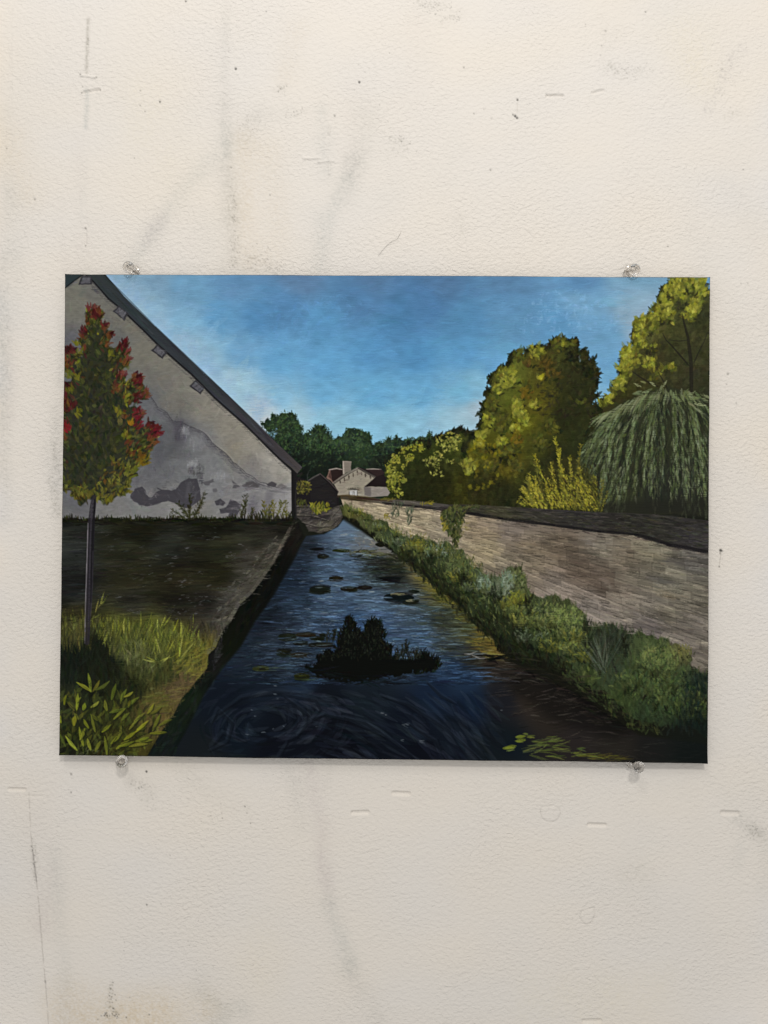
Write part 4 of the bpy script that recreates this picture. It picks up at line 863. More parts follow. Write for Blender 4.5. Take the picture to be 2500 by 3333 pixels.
# yellow-green weed at the lower right edge of the stream
for zx, zy, l in [(145, 825, 30), (100, 850, 60), (180, 850, 60), (100, 885, 70), (250, 878, 110), (20, 935, 80), (30, 950, 60), (240, 920, 150), (300, 900, 120), (380, 890, 130), (420, 920, 140), (200, 960, 150), (330, 960, 160), (430, 950, 120), (260, 990, 150), (380, 995, 150), (570, 940, 60), (600, 990, 150), (680, 1000, 110), (350, 860, 100), (540, 975, 70)]:
    x, y = Z(1650, 2040, [(zx, zy)])[0]
    for k in range(4):
        stroke(arc(x - l * 0.14 + 2 * RS.randn(), y + 2.2 * RS.randn(), l * 0.28, 4 + 9 * RS.randn(), 14 * RS.randn(), 3), 3.2, pick([(84, 96, 36), (100, 110, 46), (64, 78, 34), (72, 84, 44)]), 0.6, 0.2, 0.1)
for x, y in Z(1000, 2050, [(1540, 915), (1570, 905), (1640, 830), (1640, 860)]):
    stroke(arc(x - 8, y, 20, 8, 0, 3), 7, C(104, 114, 34), 0.8, 0.3)
dabs(mask(Z(1650, 2040, [(560, 985), (860, 980), (960, 1020), (700, 1030)]), 5), 40, 26, 2.4, 3, [(84, 80, 26), (70, 66, 28)], 0.5, 6, 0.3)

# ------------------------------------------------------------------ painting: left bank, lawn and canal wall
EDGE = [(634, 1131), (593, 1212), (564, 1256), (545, 1281), (520, 1304), (498, 1344), (483, 1357), (466, 1399), (450, 1413), (447, 1444), (427, 1466), (407, 1493), (393, 1506), (377, 1540), (366, 1553), (346, 1584), (318, 1632), (300, 1665)]
cw = EDGE + [(345, 1670), (372, 1628), (398, 1584), (440, 1500), (478, 1445), (520, 1395), (548, 1345), (590, 1285), (636, 1205), (656, 1160), (642, 1126)]
cwm = fill(cw, (13, 16, 13), 5)
cw2 = field([(640, 1150, 26, 24, 20), (600, 1240, 14, 15, 14), (560, 1300, 14, 16, 14), (520, 1350, 16, 18, 13), (500, 1400, 16, 20, 12), (465, 1440, 24, 24, 22), (450, 1480, 16, 20, 16), (420, 1510, 22, 32, 20), (380, 1570, 20, 28, 20), (350, 1620, 20, 26, 24), (400, 1600, 14, 22, 22)], 4)
put(cwm, cw2, 0.9)
scumble(cwm, 300, 20, 5, 62, 0.2, 0.5, 0.1, spread=12)
dabs(mask([(500, 1330), (482, 1365), (474, 1420), (462, 1440), (470, 1380), (488, 1340)], 3), 26, 18, 5, 75, [(52, 52, 52), (38, 40, 38)], 0.5, 12, 0.2)
dabs(cwm * (YY > 1440), 60, 22, 6, 60, [(30, 42, 28), (24, 36, 26), (34, 38, 40)], 0.35, 15, 0.2)
dabs(mask([(540, 1280), (600, 1200), (610, 1230), (520, 1360)], 8), 60, 20, 6, 62, [(10, 12, 10), (18, 20, 12)], 0.5, 10)
LAWN = [(120, 1118), (640, 1118), (636, 1128)] + EDGE + [(120, 1665)]
lm = fill(LAWN, (24, 25, 18), 1.2)
lf = field([(160, 1140, 30, 32, 28), (300, 1135, 26, 26, 16), (450, 1135, 20, 20, 14), (600, 1135, 26, 25, 20), (160, 1200, 34, 36, 34), (260, 1190, 36, 37, 26), (360, 1180, 38, 40, 34), (480, 1190, 34, 35, 24), (560, 1170, 36, 36, 28), (160, 1280, 34, 35, 34), (280, 1250, 38, 37, 24), (380, 1250, 36, 34, 22), (470, 1240, 34, 33, 20), (540, 1210, 48, 46, 40), (590, 1180, 56, 54, 48),
            (280, 1300, 38, 37, 30), (380, 1310, 26, 25, 20), (440, 1310, 32, 30, 26), (160, 1330, 44, 42, 24), (500, 1300, 70, 68, 62), (470, 1340, 62, 60, 54), (540, 1250, 66, 64, 56), (430, 1360, 48, 44, 36), (160, 1360, 60, 60, 34), (260, 1360, 74, 76, 30), (330, 1370, 82, 86, 34), (400, 1380, 92, 92, 34), (430, 1390, 84, 76, 36), (210, 1400, 22, 26, 18), (150, 1420, 20, 26, 20), (280, 1410, 84, 88, 52), (340, 1420, 74, 78, 38),
            (400, 1420, 92, 92, 36), (440, 1400, 96, 92, 34), (430, 1440, 90, 82, 38), (240, 1450, 24, 28, 18), (300, 1450, 60, 64, 34), (350, 1460, 56, 58, 28), (400, 1470, 84, 70, 46), (370, 1500, 78, 66, 42), (160, 1450, 24, 28, 22), (200, 1490, 28, 32, 20), (290, 1480, 36, 40, 20), (350, 1520, 82, 76, 34), (330, 1550, 84, 72, 40), (160, 1520, 40, 44, 28), (240, 1540, 44, 46, 22), (180, 1600, 36, 40, 18), (280, 1600, 52, 52, 20), (300, 1630, 60, 56, 24), (150, 1625, 26, 28, 18), (220, 1630, 40, 38, 18)], 4.5)
put(lm, lf, 1.0)
IMG[:] = IMG * (1 + 0.14 * lm * noise(PH, PW, 30, 9, 72) * (YY < 1345))[..., None]
up_l = lm * (YY < 1345)
leafy(up_l, 700, 30, 4, 2, (0.6, 0.8, 1.2, 1.4), 0.5, 5, 0.3)
scumble(up_l, 600, 34, 5, 2, 0.18, 0.5, 0.3, spread=5)
scumble(up_l, 500, 26, 2, 2, 0.3, 0.5, 0.4, spread=5)
gz = np.clip(noise(PH, PW, 22, 10, 71), 0, 3)
dabs(up_l * gz, 170, 14, 2.4, 8, [(64, 66, 68), (52, 54, 54), (78, 80, 80)], 0.3, 10, 0.55)
dabs(up_l * gz * mask([(330, 1150), (600, 1140), (560, 1300), (420, 1350), (300, 1300)], 20), 100, 8, 1.6, 14, [(100, 102, 104), (84, 86, 86)], 0.5, 14, 0.5)
for zx, zy in [(1000, 160), (950, 205), (930, 290), (950, 325), (1010, 370), (1040, 340), (1240, 385), (1060, 340), (1380, 140), (1430, 150), (1080, 90), (640, 570), (700, 580), (430, 460), (550, 460)]:
    x, y = Z(150, 1750, [(zx, zy)])[0]
    for k in range(4):
        stroke(arc(x + 4 * RS.randn(), y + 2 * RS.randn(), 9, 12 + 12 * RS.randn(), 0, 2), 1.5, C(98, 98, 98), 0.45, 0.3, 0.3)
stonem = mask([(628, 1135), (640, 1128), (593, 1212), (564, 1256), (520, 1304), (483, 1357), (466, 1390), (425, 1375), (455, 1330), (500, 1270), (550, 1205)], 6)
scumble(stonem, 140, 22, 4, 50, 0.16, 0.5, 0.2, spread=18)
put(blur(mask([(622, 1150), (634, 1140), (593, 1210), (564, 1254), (520, 1302), (483, 1354), (462, 1380), (446, 1374), (480, 1320), (520, 1270), (570, 1205)], 3), 2), C(66, 63, 54), 0.5)
dabs(stonem * (XX > 470), 200, 12, 3.4, 24, [(92, 89, 78), (78, 75, 64), (104, 100, 88), (34, 32, 27), (44, 42, 32)], 0.55, 16, 0.3)
for i in range(8):                                  # the kerb: blocks laid along the edge
    (xa, ya), (xb, yb) = EDGE[i], EDGE[i + 1]
    nb = max(2, int(math.hypot(xb - xa, yb - ya) / 12))
    for k in range(nb):
        t = k / nb; t2 = (k + 0.85) / nb
        wd = 5 + 6 * i / 8.0
        p0 = (xa + (xb - xa) * t - wd * 0.55, ya + (yb - ya) * t - 1); p1 = (xa + (xb - xa) * t2 - wd * 0.55, ya + (yb - ya) * t2 - 1)
        stroke([p0, ((p0[0] + p1[0]) / 2, (p0[1] + p1[1]) / 2), p1], wd, pick([(92, 88, 77), (78, 75, 66), (104, 99, 86), (68, 65, 56)]), 0.6, 0.8, 0.1)
        stroke([p0, (p0[0] + wd * 0.7, p0[1] + 2)], 1.4, C(30, 28, 24), 0.5, 0.6)
stroke(EDGE[0:3], 2.0, C(96, 88, 78), 0.4, 0.5, 0.2); stroke([(634, 1131), (620, 1160), (593, 1214)], 3, C(70, 64, 58), 0.5, 0.5, 0.3)
# sunlit grass
low = lm * (YY > 1345)
leafy(low, 1600, 20, 3.2, 88, (0.5, 0.7, 0.85, 1.15, 1.3), 0.5, 22, 0.15)
scumble(low, 900, 20, 4.5, 88, 0.2, 0.5, 0.15, spread=25)
gy = [(120, 124, 40), (104, 108, 38), (136, 140, 52), (84, 90, 40), (150, 150, 70)]
grass = mask([(130, 1340), (230, 1330), (330, 1340), (400, 1350), (440, 1380), (448, 1430), (400, 1470), (330, 1470), (270, 1430), (225, 1390), (200, 1350), (135, 1370)], 8)
dabs(grass, 300, 24, 6, 85, [(58, 64, 30), (44, 50, 26), (84, 88, 44), (34, 40, 22)], 0.45, 16, 0.1)
dabs(grass * smooth((1440 - YY) / 60), 420, 20, 2.5, 88, [(116, 122, 42), (98, 104, 40), (132, 136, 50), (74, 80, 38), (104, 106, 60)], 0.5, 18, 0.25)
dabs(grass * (XX > 250), 200, 22, 2.2, 80, [(44, 50, 24), (60, 66, 30), (32, 36, 18)], 0.5, 18, 0.2)
dabs(mask([(130, 1325), (200, 1325), (200, 1400), (130, 1400)], 6), 120, 24, 2.4, 90, [(84, 82, 34), (64, 62, 30), (46, 44, 24), (98, 96, 44)], 0.5, 10, 0.2)
dabs(mask([(275, 1380), (330, 1390), (335, 1440), (300, 1450), (265, 1420)], 6), 90, 14, 3, 80, [(96, 100, 64), (78, 84, 48), (110, 112, 70)], 0.45, 30, 0.2)
dabs(mask([(400, 1385), (450, 1395), (446, 1440), (420, 1465), (380, 1450), (385, 1410)], 5), 110, 18, 3.2, 35, [(118, 116, 40), (104, 98, 40), (92, 84, 36), (128, 126, 52)], 0.5, 20, 0.2)
for zx, zy, L, A in [(420, 510, 95, 72), (430, 520, 100, 60), (380, 580, 110, 78), (400, 540, 70, 50), (515, 720, 90, 88), (535, 720, 95, 90), (560, 720, 95, 92), (580, 730, 90, 86), (600, 740, 110, 91), (618, 740, 110, 90), (640, 740, 100, 88), (730, 640, 70, 88), (730, 690, 90, 86), (775, 700, 130, 70), (825, 700, 90, 100), (860, 690, 60, 90), (880, 700, 110, 62), (900, 690, 110, 52), (890, 680, 90, 66), (980, 720, 100, 62), (965, 720, 40, 80),
                     (1040, 770, 110, 88), (1045, 740, 90, 95), (1120, 770, 120, 60), (1130, 700, 110, 86), (1025, 910, 160, 78), (1030, 920, 120, 88), (1040, 925, 170, 48), (1060, 930, 150, 40), (880, 890, 130, 105), (860, 870, 110, 100), (930, 870, 110, 72), (940, 880, 110, 60), (900, 860, 90, 80), (1170, 770, 60, 80), (840, 960, 100, 170), (880, 950, 100, 20), (900, 960, 80, 40), (850, 960, 90, 150)]:
    x, y = Z(150, 1750, [(zx, zy)])[0]
    stroke(arc(x, y, L * 0.28, A, 6 * RS.randn(), 3), 2.8, pick(gy), 0.8, 0.1, 0.1, 1.0, 0.35)
# path of bare soil by the edge
dabs(mask([(430, 1440), (447, 1444), (427, 1466), (393, 1506), (366, 1553), (340, 1550), (320, 1520), (360, 1480), (395, 1450)], 5), 130, 20, 3, 20, [(98, 86, 54), (82, 68, 48), (110, 100, 56), (70, 58, 40), (100, 96, 44)], 0.45, 14, 0.3)
dabs(mask([(130, 1400), (200, 1400), (260, 1420), (290, 1470), (300, 1500), (200, 1490), (130, 1480)], 8), 180, 20, 5, 90, [(16, 20, 16), (24, 28, 20), (30, 36, 24), (20, 24, 14)], 0.5, 20, 0.1)
dabs(mask([(310, 1500), (370, 1490), (360, 1530), (330, 1560)], 8), 60, 22, 3.5, 15, [(92, 92, 40), (74, 78, 32), (60, 62, 28)], 0.45, 10, 0.2)
for zx, zy, L in [(840, 490, 60), (800, 455, 40)]:
    x, y = Z(150, 2050, [(zx, zy)])[0]
    stroke(arc(x, y, L * 0.28, 4, 0, 3), 5, C(96, 98, 56), 0.6)
# leafy plant in the corner: leaves measured on the picture (detail 150,2050)
dabs(mask([(125, 1490), (240, 1480), (340, 1540), (330, 1600), (300, 1640), (125, 1640)], 8), 330, 20, 6.0, 75, [(34, 38, 20), (48, 54, 24), (26, 30, 17), (62, 68, 28), (78, 82, 30), (88, 90, 32)], 0.55, 34, 0.0)
leaf = [(120, 124, 32), (104, 108, 32), (132, 135, 42), (90, 96, 32)]
for zx, zy, zx2, zy2, w in [(355, 478, 235, 405, 9), (345, 480, 325, 335, 9), (360, 475, 412, 390, 8), (380, 465, 490, 395, 9), (505, 540, 540, 415, 10), (580, 550, 620, 460, 9), (600, 520, 670, 478, 7), (630, 600, 715, 520, 9), (635, 590, 650, 545, 7), (140, 580, 155, 505, 7), (235, 620, 245, 490, 9), (235, 560, 270, 520, 6), (285, 620, 300, 565, 11), (470, 625, 455, 540, 10), (345, 600, 410, 550, 8), (400, 700, 340, 650, 9), (490, 640, 615, 605, 8), (520, 690, 610, 610, 8),
                            (430, 790, 500, 730, 9), (380, 790, 350, 660, 8), (640, 770, 720, 660, 8), (670, 730, 760, 640, 8), (780, 650, 830, 570, 8), (800, 650, 890, 590, 8), (820, 780, 880, 650, 9), (870, 740, 970, 690, 8), (700, 770, 770, 745, 12), (800, 800, 930, 790, 9), (690, 790, 790, 700, 8), (500, 880, 590, 790, 9), (470, 965, 450, 820, 9), (540, 920, 640, 850, 9), (240, 930, 150, 820, 9), (215, 740, 230, 660, 13), (290, 900, 255, 750, 9), (380, 940, 420, 860, 10), (600, 850, 700, 780, 9),
                            (560, 900, 680, 860, 8), (345, 930, 320, 840, 9), (690, 860, 820, 850, 12), (640, 900, 780, 880, 9), (150, 900, 105, 800, 8), (260, 850, 300, 760, 8), (330, 760, 290, 690, 8), (580, 700, 640, 640, 8), (250, 690, 215, 640, 7), (560, 830, 580, 740, 8), (720, 850, 790, 830, 8), (115, 720, 110, 660, 8)]:
    (x, y), (x2, y2) = Z(150, 2050, [(zx, zy), (zx2, zy2)])
    mx, my = (x + x2) / 2 + RS.randn() * 1.2, (y + y2) / 2 + RS.randn() * 1.2
    stroke([(x + 2, y + 2), (mx + 2.5, my + 3), (x2 + 2, y2 + 2)], w * 0.8, C(30, 34, 18), 0.6, 0.12, 0, 0.4, 0.5)
    stroke([(x, y), (mx, my), (x2, y2)], w * 0.78, pick(leaf), 0.85, 0.12, 0.0, 1.0, 0.5)
for pts in ([(365, 890), (250, 720), (215, 600)], [(365, 890), (420, 800), (430, 650), (450, 560)], [(500, 910), (640, 860), (800, 790), (900, 700)], [(360, 620), (355, 540), (350, 480)], [(420, 790), (540, 690), (640, 590)], [(360, 900), (360, 780), (300, 660)], [(480, 940), (560, 800), (700, 690), (800, 640)], [(565, 620), (580, 560), (600, 500)]):
    stroke(Z(150, 2050, pts), 1.6, C(26, 26, 20), 0.7, 0.4, 0.1)
dabs(mask(Z(150, 2050, [(230, 900), (420, 920), (420, 970), (230, 970)]), 3), 30, 8, 2, 40, [(92, 96, 60), (70, 74, 46)], 0.5, 40)
dabs(mask([(125, 1628), (1540, 1646), (1540, 1655), (125, 1655)], 2), 60, 30, 3, 0, [(20, 20, 16), (16, 18, 16)], 0.4, 3)

# ------------------------------------------------------------------ painting: the white gable on the left
UND = [(183, 591), (200, 606), (234, 644), (267, 672), (312, 715), (343, 746), (416, 810), (463, 858), (531, 918), (559, 946), (601, 988), (632, 1016)]
gab = [(120, 634)] + [(147, 617), (183, 590)] + UND[1:] + [(632, 1121), (120, 1121)]
gm = fill(gab, (112, 110, 104), 0.8)
gf = field([(160, 650, 112, 109, 100), (200, 625, 104, 101, 96), (230, 680, 108, 105, 98), (280, 700, 112, 108, 98), (300, 760, 112, 108, 99), (260, 740, 98, 97, 96), (350, 780, 116, 112, 103), (400, 830, 118, 114, 106), (370, 870, 110, 106, 99), (440, 880, 124, 119, 110), (500, 920, 134, 128, 118), (540, 960, 140, 134, 124), (500, 980, 128, 122, 112), (580, 1000, 146, 140, 132), (610, 1020, 144, 138, 130), (560, 1020, 124, 120, 116),
            (320, 860, 92, 92, 95), (345, 900, 96, 96, 99), (390, 930, 92, 91, 95), (360, 960, 86, 86, 89), (430, 960, 108, 108, 110), (400, 1010, 106, 106, 108), (470, 1000, 112, 112, 114), (330, 1030, 96, 95, 98), (300, 1080, 116, 114, 114), (380, 1085, 120, 118, 116), (240, 1100, 112, 110, 108), (160, 1090, 92, 91, 95), (150, 1110, 100, 98, 98), (460, 1060, 116, 115, 117), (540, 1050, 112, 110, 112), (540, 1085, 124, 121, 122), (600, 1070, 128, 125, 126), (600, 1105, 134, 130, 128), (430, 1105, 116, 113, 110), (150, 760, 92, 91, 94), (150, 800, 90, 90, 92), (330, 820, 106, 103, 98)], 4)
put(gm, gf * np.array([1.01, 1.02, 1.01], np.float32), 1.0)
IMG[:] = IMG * (1 + 0.018 * gm * noise(PH, PW, 22, 16, 93) + 0.02 * gm * noise(PH, PW, 3, 2, 94))[..., None]
leafy(gm * (YY > 860), 300, 16, 5, 40, (0.85, 0.92, 1.08, 1.15), 0.35, 60, 0.35)
scumble(gm, 600, 26, 9, 30, 0.045, 0.4, 0.15, spread=50)
scumble(gm, 900, 20, 3, 10, 0.07, 0.4, 0.35, spread=40)
# bared render below the ragged edge of the plaster
CR = [(306, 833), (322, 850), (337, 872), (341, 880), (356, 888), (366, 900), (373, 909), (393, 911), (412, 921), (430, 929), (444, 938), (450, 945), (457, 955), (464, 961), (478, 972), (492, 984), (503, 998), (520, 1011), (532, 1023), (548, 1031), (562, 1042), (587, 1051), (630, 1054)]
for off, c, a, w in ((3.5, (72, 70, 74), 0.7, 6), (9, (84, 83, 87), 0.45, 11)):
    for i in range(len(CR) - 1):
        (xa, ya), (xb, yb) = CR[i], CR[i + 1]
        k = 0.5 if i < 4 or i > 16 else 1
        stroke([(xa - off * 0.4, ya + off), ((xa + xb) / 2 - off * 0.4, (ya + yb) / 2 + off), (xb, yb + off)], w * k, C(*c), a, 0.7, 0.1, 0.4)
for i in range(len(CR) - 1):
    (xa, ya), (xb, yb) = CR[i], CR[i + 1]
    stroke([(xa, ya), ((xa + xb) / 2 + RS.randn(), (ya + yb) / 2 + RS.randn()), (xb, yb)], 1.5, C(62, 60, 64), 0.75, 0.5, 0.0, 0.4)
    if 8 < i < 16:
        stroke([(xa + 3, ya - 2), (xb + 3, yb - 2)], 1.6, C(150, 146, 138), 0.4, 0.4, 0.3)
Q = lambda *p: Z(150, 1300, p)
for x, y, w, h, c, a in [(1030, 250, 50, 90, (66, 64, 70), 0.65), (870, 430, 45, 100, (80, 79, 84), 0.55), (900, 240, 60, 60, (84, 83, 87), 0.5), (950, 560, 40, 40, (88, 87, 90), 0.4), (1060, 430, 70, 30, (92, 91, 94), 0.5), (1070, 240, 30, 30, (132, 132, 134), 0.5), (1150, 330, 60, 50, (122, 122, 124), 0.5), (1130, 500, 40, 30, (142, 142, 143), 0.5), (1350, 590, 60, 30, (134, 134, 136), 0.5), (700, 640, 40, 60, (84, 83, 87), 0.5), (1600, 480, 60, 70, (112, 108, 104), 0.5), (1590, 840, 40, 80, (88, 86, 92), 0.7), (1420, 930, 50, 30, (100, 98, 98), 0.3)]:
    cx_, cy_ = Q((x, y))[0]
    m_ = np.exp(-(((XX - cx_) / (w * 0.28)) ** 2 + ((YY - cy_) / (h * 0.28)) ** 2) ** 1.3) * gm
    put(m_, C(*c), a)
    dabs(m_, 30, 12, 3.0, 85, [c], 0.35, 12, 0.35, clip=gm)
PD = (60, 58, 63)
fill(Q((650, 745), (680, 695), (740, 670), (765, 700), (775, 735), (815, 758), (850, 718), (880, 700), (860, 685), (930, 697), (1000, 700), (1040, 640), (1100, 605), (1160, 615), (1185, 680), (1195, 770), (1160, 800), (1110, 830), (1060, 835), (990, 800), (940, 780), (880, 800), (800, 822), (720, 810), (670, 780)), PD, 1.2, 0.7, 0.92, 81)
fill(Q((1300, 785), (1345, 765), (1388, 800), (1365, 820), (1315, 818)), PD, 1, 0.5, 0.9, 82)
fill(Q((1335, 845), (1390, 832), (1420, 772), (1470, 790), (1512, 812), (1500, 850), (1465, 905), (1400, 905), (1412, 880), (1350, 876)), PD, 1, 0.5, 0.9, 83)
fill(Q((1432, 625), (1475, 655), (1505, 680), (1430, 690), (1450, 665)), (74, 72, 75), 1, 0.5, 0.8, 84)
fill(Q((1515, 662), (1590, 630), (1655, 655), (1640, 682), (1550, 702)), (80, 78, 80), 1, 0.8, 0.85, 85)
fill(Q((1200, 640), (1290, 615), (1300, 640), (1230, 665)), (78, 76, 79), 1.2, 0.8, 0.8, 86)
fill(Q((1285, 690), (1315, 688), (1325, 715), (1290, 712)), (84, 82, 85), 1.2, 0.5, 0.7, 87)
fill(Z(800, 1250, [(0, 755), (60, 750), (95, 780), (90, 800), (0, 790)]), (76, 73, 74), 1.5, 0.5, 0.8, 88)
fill(Z(800, 1250, [(158, 770), (200, 752), (242, 768), (232, 790), (170, 792)]), (66, 63, 66), 1.2, 0.4, 0.9, 89)
fill(Z(800, 1250, [(240, 785), (275, 768), (318, 790), (300, 805), (250, 805)]), (92, 88, 88), 1.5, 0.6, 0.7, 90)
dabs(mask(Q((1085, 530), (1140, 520), (1180, 480), (1222, 500), (1215, 560), (1200, 640), (1150, 590), (1100, 560)), 3), 46, 12, 3.6, 80, [(72, 70, 74), (84, 82, 86)], 0.7, 25, 0.35)
dabs(mask(Q((640, 680), (1190, 600), (1200, 820), (660, 820)), 6) * gm, 90, 16, 4, 20, [(84, 82, 86), (70, 68, 72), (120, 118, 118), (60, 58, 62)], 0.3, 60, 0.35)
dabs(mask(Q((1300, 760), (1520, 760), (1500, 905), (1330, 905)), 4) * gm, 36, 12, 3.4, 30, [(84, 82, 86), (112, 110, 112)], 0.3, 60, 0.35)
dabs(mask(Q((1170, 560), (1210, 560), (1215, 640), (1180, 640)), 2), 14, 12, 4, 90, [(64, 62, 66)], 0.6, 12, 0.2)
put(mask(Q((1090, 640), (1110, 640), (1115, 760), (1070, 760)), 3), C(84, 82, 86), 0.5)
dabs(gm * mask(Z(800, 1250, [(0, 800), (350, 810), (350, 840), (0, 830)]), 3), 34, 22, 2, 2, [(100, 97, 99), (142, 138, 138)], 0.45, 4, 0.3)
dabs(gm * mask([(480, 1035), (630, 1056), (630, 1115), (480, 1115)], 8), 90, 20, 3, 4, [(142, 139, 138), (118, 115, 118), (134, 130, 132)], 0.35, 8, 0.35)
put(blur(gm * mask([(575, 1060), (590, 1060), (590, 1115), (565, 1115)], 4), 2), C(92, 89, 94), 0.5)
# eaves shadow line, painted beam ends
for i in range(1, len(UND) - 1):
    (xa, ya), (xb, yb) = UND[i], UND[i + 1]
    stroke([(xa - 3, ya + 5), ((xa + xb) / 2 - 3, (ya + yb) / 2 + 5), (xb - 3, yb + 5)], 8, C(66, 64, 64), 0.55, 0.8, 0.45)
    stroke([(xa, ya + 1), ((xa + xb) / 2, (ya + yb) / 2 + 1), (xb, yb + 1)], 4, C(34, 34, 36), 0.9, 0.85)
    if i < 5:
        stroke([(xa + 1, ya + 4), (xb + 1, yb + 4)], 1.4, C(140, 140, 142), 0.3, 0.4, 0.45)
roof = [(183, 586), (222, 586), (268, 640), (337, 707), (435, 800), (491, 852), (536, 896), (579, 939), (624, 982), (653, 1009), (642, 1023), (629, 1010)] + UND[::-1][1:]
rm = fill(roof, (50, 54, 56), 0.8)
put(rm, field([(200, 600, 50, 56, 56), (300, 690, 48, 54, 57), (420, 800, 50, 54, 58), (520, 900, 56, 56, 60), (600, 980, 60, 56, 58), (640, 1010, 72, 66, 64)], 3), 0.9)
scumble(rm, 200, 34, 4, -44, 0.09, 0.5, 0.25, spread=3)
dabs(rm, 26, 26, 1.5, -44, [(72, 76, 80), (30, 32, 34)], 0.35, 3, 0.3, clip=rm)
for a_, b_ in (((222, 590), (337, 706)), ((337, 706), (491, 852)), ((491, 852), (652, 1008))):
    stroke([a_, ((a_[0] + b_[0]) / 2, (a_[1] + b_[1]) / 2), b_], 1.8, C(34, 36, 38), 0.6, 0.8)
stroke(UND, 2.6, C(22, 22, 24), 0.9, 0.8)
fill([(120, 586), (184, 586), (183, 592), (160, 608), (147, 618), (120, 634)], (44, 54, 56), 0.8)
stroke([(138, 624), (160, 607), (183, 590)], 2.6, C(26, 28, 30), 0.9, 0.8)
for k in range(16):
    x = 142 + 34 * RS.rand(); stroke(arc(x, 622 - (x - 142) * 0.62 + RS.randn(), 8, 20, 0, 2), 2.4, pick([(92, 92, 96), (130, 130, 136), (70, 70, 74)]), 0.5, 0.3, 0.3)
for cx_, cy_, s in [(186, 605, 11), (261, 674, 11.5), (344, 758, 11.5), (426, 835, 11.5)]:
    rot = [(cx_ - s * 1.2, cy_ - s * 0.1), (cx_ - s * 0.3, cy_ - s * 1.0), (cx_ + s * 1.2, cy_ + s * 0.25), (cx_ + s * 0.5, cy_ + s * 1.2)]
    if cx_ < 200:
        rot = [(cx_ - 14, cy_ + 8), (cx_ - 6, cy_ - 9), (cx_ + 10, cy_ - 6), (cx_ + 10, cy_ + 8)]
    fill([(a * 1.25 - cx_ * 0.25, b * 1.25 - cy_ * 0.25) for a, b in rot], (52, 51, 54), 1, 0.6, 0.9, 92)
    fill(rot, (88, 87, 91), 1, 0.6, 0.95, 91)
    for i in range(4):
        stroke([rot[i], rot[(i + 1) % 4]], 2.0, C(44, 43, 46), 0.8, 0.6)
    dabs(mask(rot, 1), 14, 8, 1.6, 40, [(112, 112, 116), (48, 47, 50)], 0.5, 40, 0.2)
dabs(mask(Z(150, 850, [(350, 200), (400, 220), (410, 250), (360, 225)]), 2), 10, 9, 3, -50, [(66, 65, 68)], 0.6, 10, 0.2)
dabs(mask([(224, 676), (262, 690), (272, 740), (250, 750), (232, 710)], 6), 60, 8, 3, 60, [(92, 90, 90), (84, 83, 84)], 0.3, 50, 0.4)
fill([(629, 1012), (642, 1023), (640, 1060), (641, 1122), (630, 1122)], (30, 29, 29), 0.8)
stroke([(640, 1026), (652, 1022), (641, 1040)], 3, C(40, 36, 34), 0.8); stroke([(641, 1040), (638, 1080), (640, 1120)], 1.5, C(60, 58, 56), 0.5, 0.6)
# grass fringe and weeds at the foot of the gable
fr = [(38, 40, 20), (50, 52, 26), (30, 31, 18), (24, 25, 16)]
for i in range(420):
    x = 130 + 502 * RS.rand()
    big = 1 + 0.9 * (x > 520) + 0.3 * math.sin(x * 0.09)
    stroke(arc(x, 1124 + RS.rand() * 3, (4 + 9 * RS.rand()) * big, 90 + 16 * RS.randn(), 0, 2), 2.2, pick(fr), 0.85, 0.2)
dabs(mask([(125, 1118), (632, 1120), (632, 1134), (125, 1132)], 2), 130, 24, 4, 0, [(22, 23, 14), (16, 17, 12), (30, 31, 20)], 0.7, 3)
for bx, by, L, A in [(412, 1122, 26, 96), (414, 1122, 60, 50), (412, 1122, 42, 128), (410, 1122, 50, 88), (405, 1122, 34, 150), (416, 1122, 40, 66), (408, 1122, 28, 110), (530, 1120, 46, 92), (525, 1120, 30, 100), (575, 1120, 32, 100), (578, 1120, 34, 84), (590, 1120, 30, 92), (600, 1120, 36, 84), (606, 1120, 34, 66), (618, 1120, 14, 90), (540, 1120, 18, 70)]:
    spray(bx, by, L, A, max(3, int(L / 7)), [(44, 46, 26), (36, 37, 22), (54, 54, 30)] if bx < 560 else [(84, 82, 34), (62, 62, 28), (96, 92, 40)], 3.0, 7)

# ------------------------------------------------------------------ painting: young tree with red tips
crown = Z(150, 850, [(300, 400), (320, 365), (372, 343), (395, 380), (432, 385), (430, 470), (470, 490), (475, 545), (520, 545), (500, 590), (470, 640), (520, 670), (600, 625), (635, 610), (632, 680), (640, 740), (635, 800), (560, 840), (560, 880), (610, 870), (600, 930), (660, 900), (740, 895), (750, 1000), (790, 1040), (700, 1090), (640, 1120)]) \
    + Z(150, 1300, [(690, 60), (745, 100), (720, 200), (800, 190), (875, 230), (840, 340), (800, 410), (780, 490), (690, 520), (700, 580), (640, 630), (630, 730), (560, 740), (500, 800), (440, 800), (385, 765), (330, 760), (265, 815), (200, 740), (210, 700), (110, 690), (100, 300)]) \
    + Z(150, 850, [(110, 1180), (105, 950), (200, 930), (200, 850), (110, 830), (110, 660), (150, 655), (215, 690), (280, 740), (270, 640), (230, 640), (270, 560), (310, 540), (310, 470)])
tb = fill(crown, (40, 42, 28), 2.0, 2.0, 0.9, 95)
tcore = mask(Z(150, 850, [(330, 500), (420, 500), (440, 640), (520, 800), (520, 1000), (700, 1200)]) + Z(150, 1300, [(560, 500), (450, 740), (300, 740), (130, 660), (130, 200)]) + Z(150, 850, [(200, 1000), (290, 800), (320, 640)]), 12)
dG = [(38, 42, 26), (46, 50, 28), (32, 36, 26), (56, 58, 32), (40, 42, 34)]
mG = [(68, 70, 34), (80, 80, 38), (58, 60, 30), (88, 90, 46)]
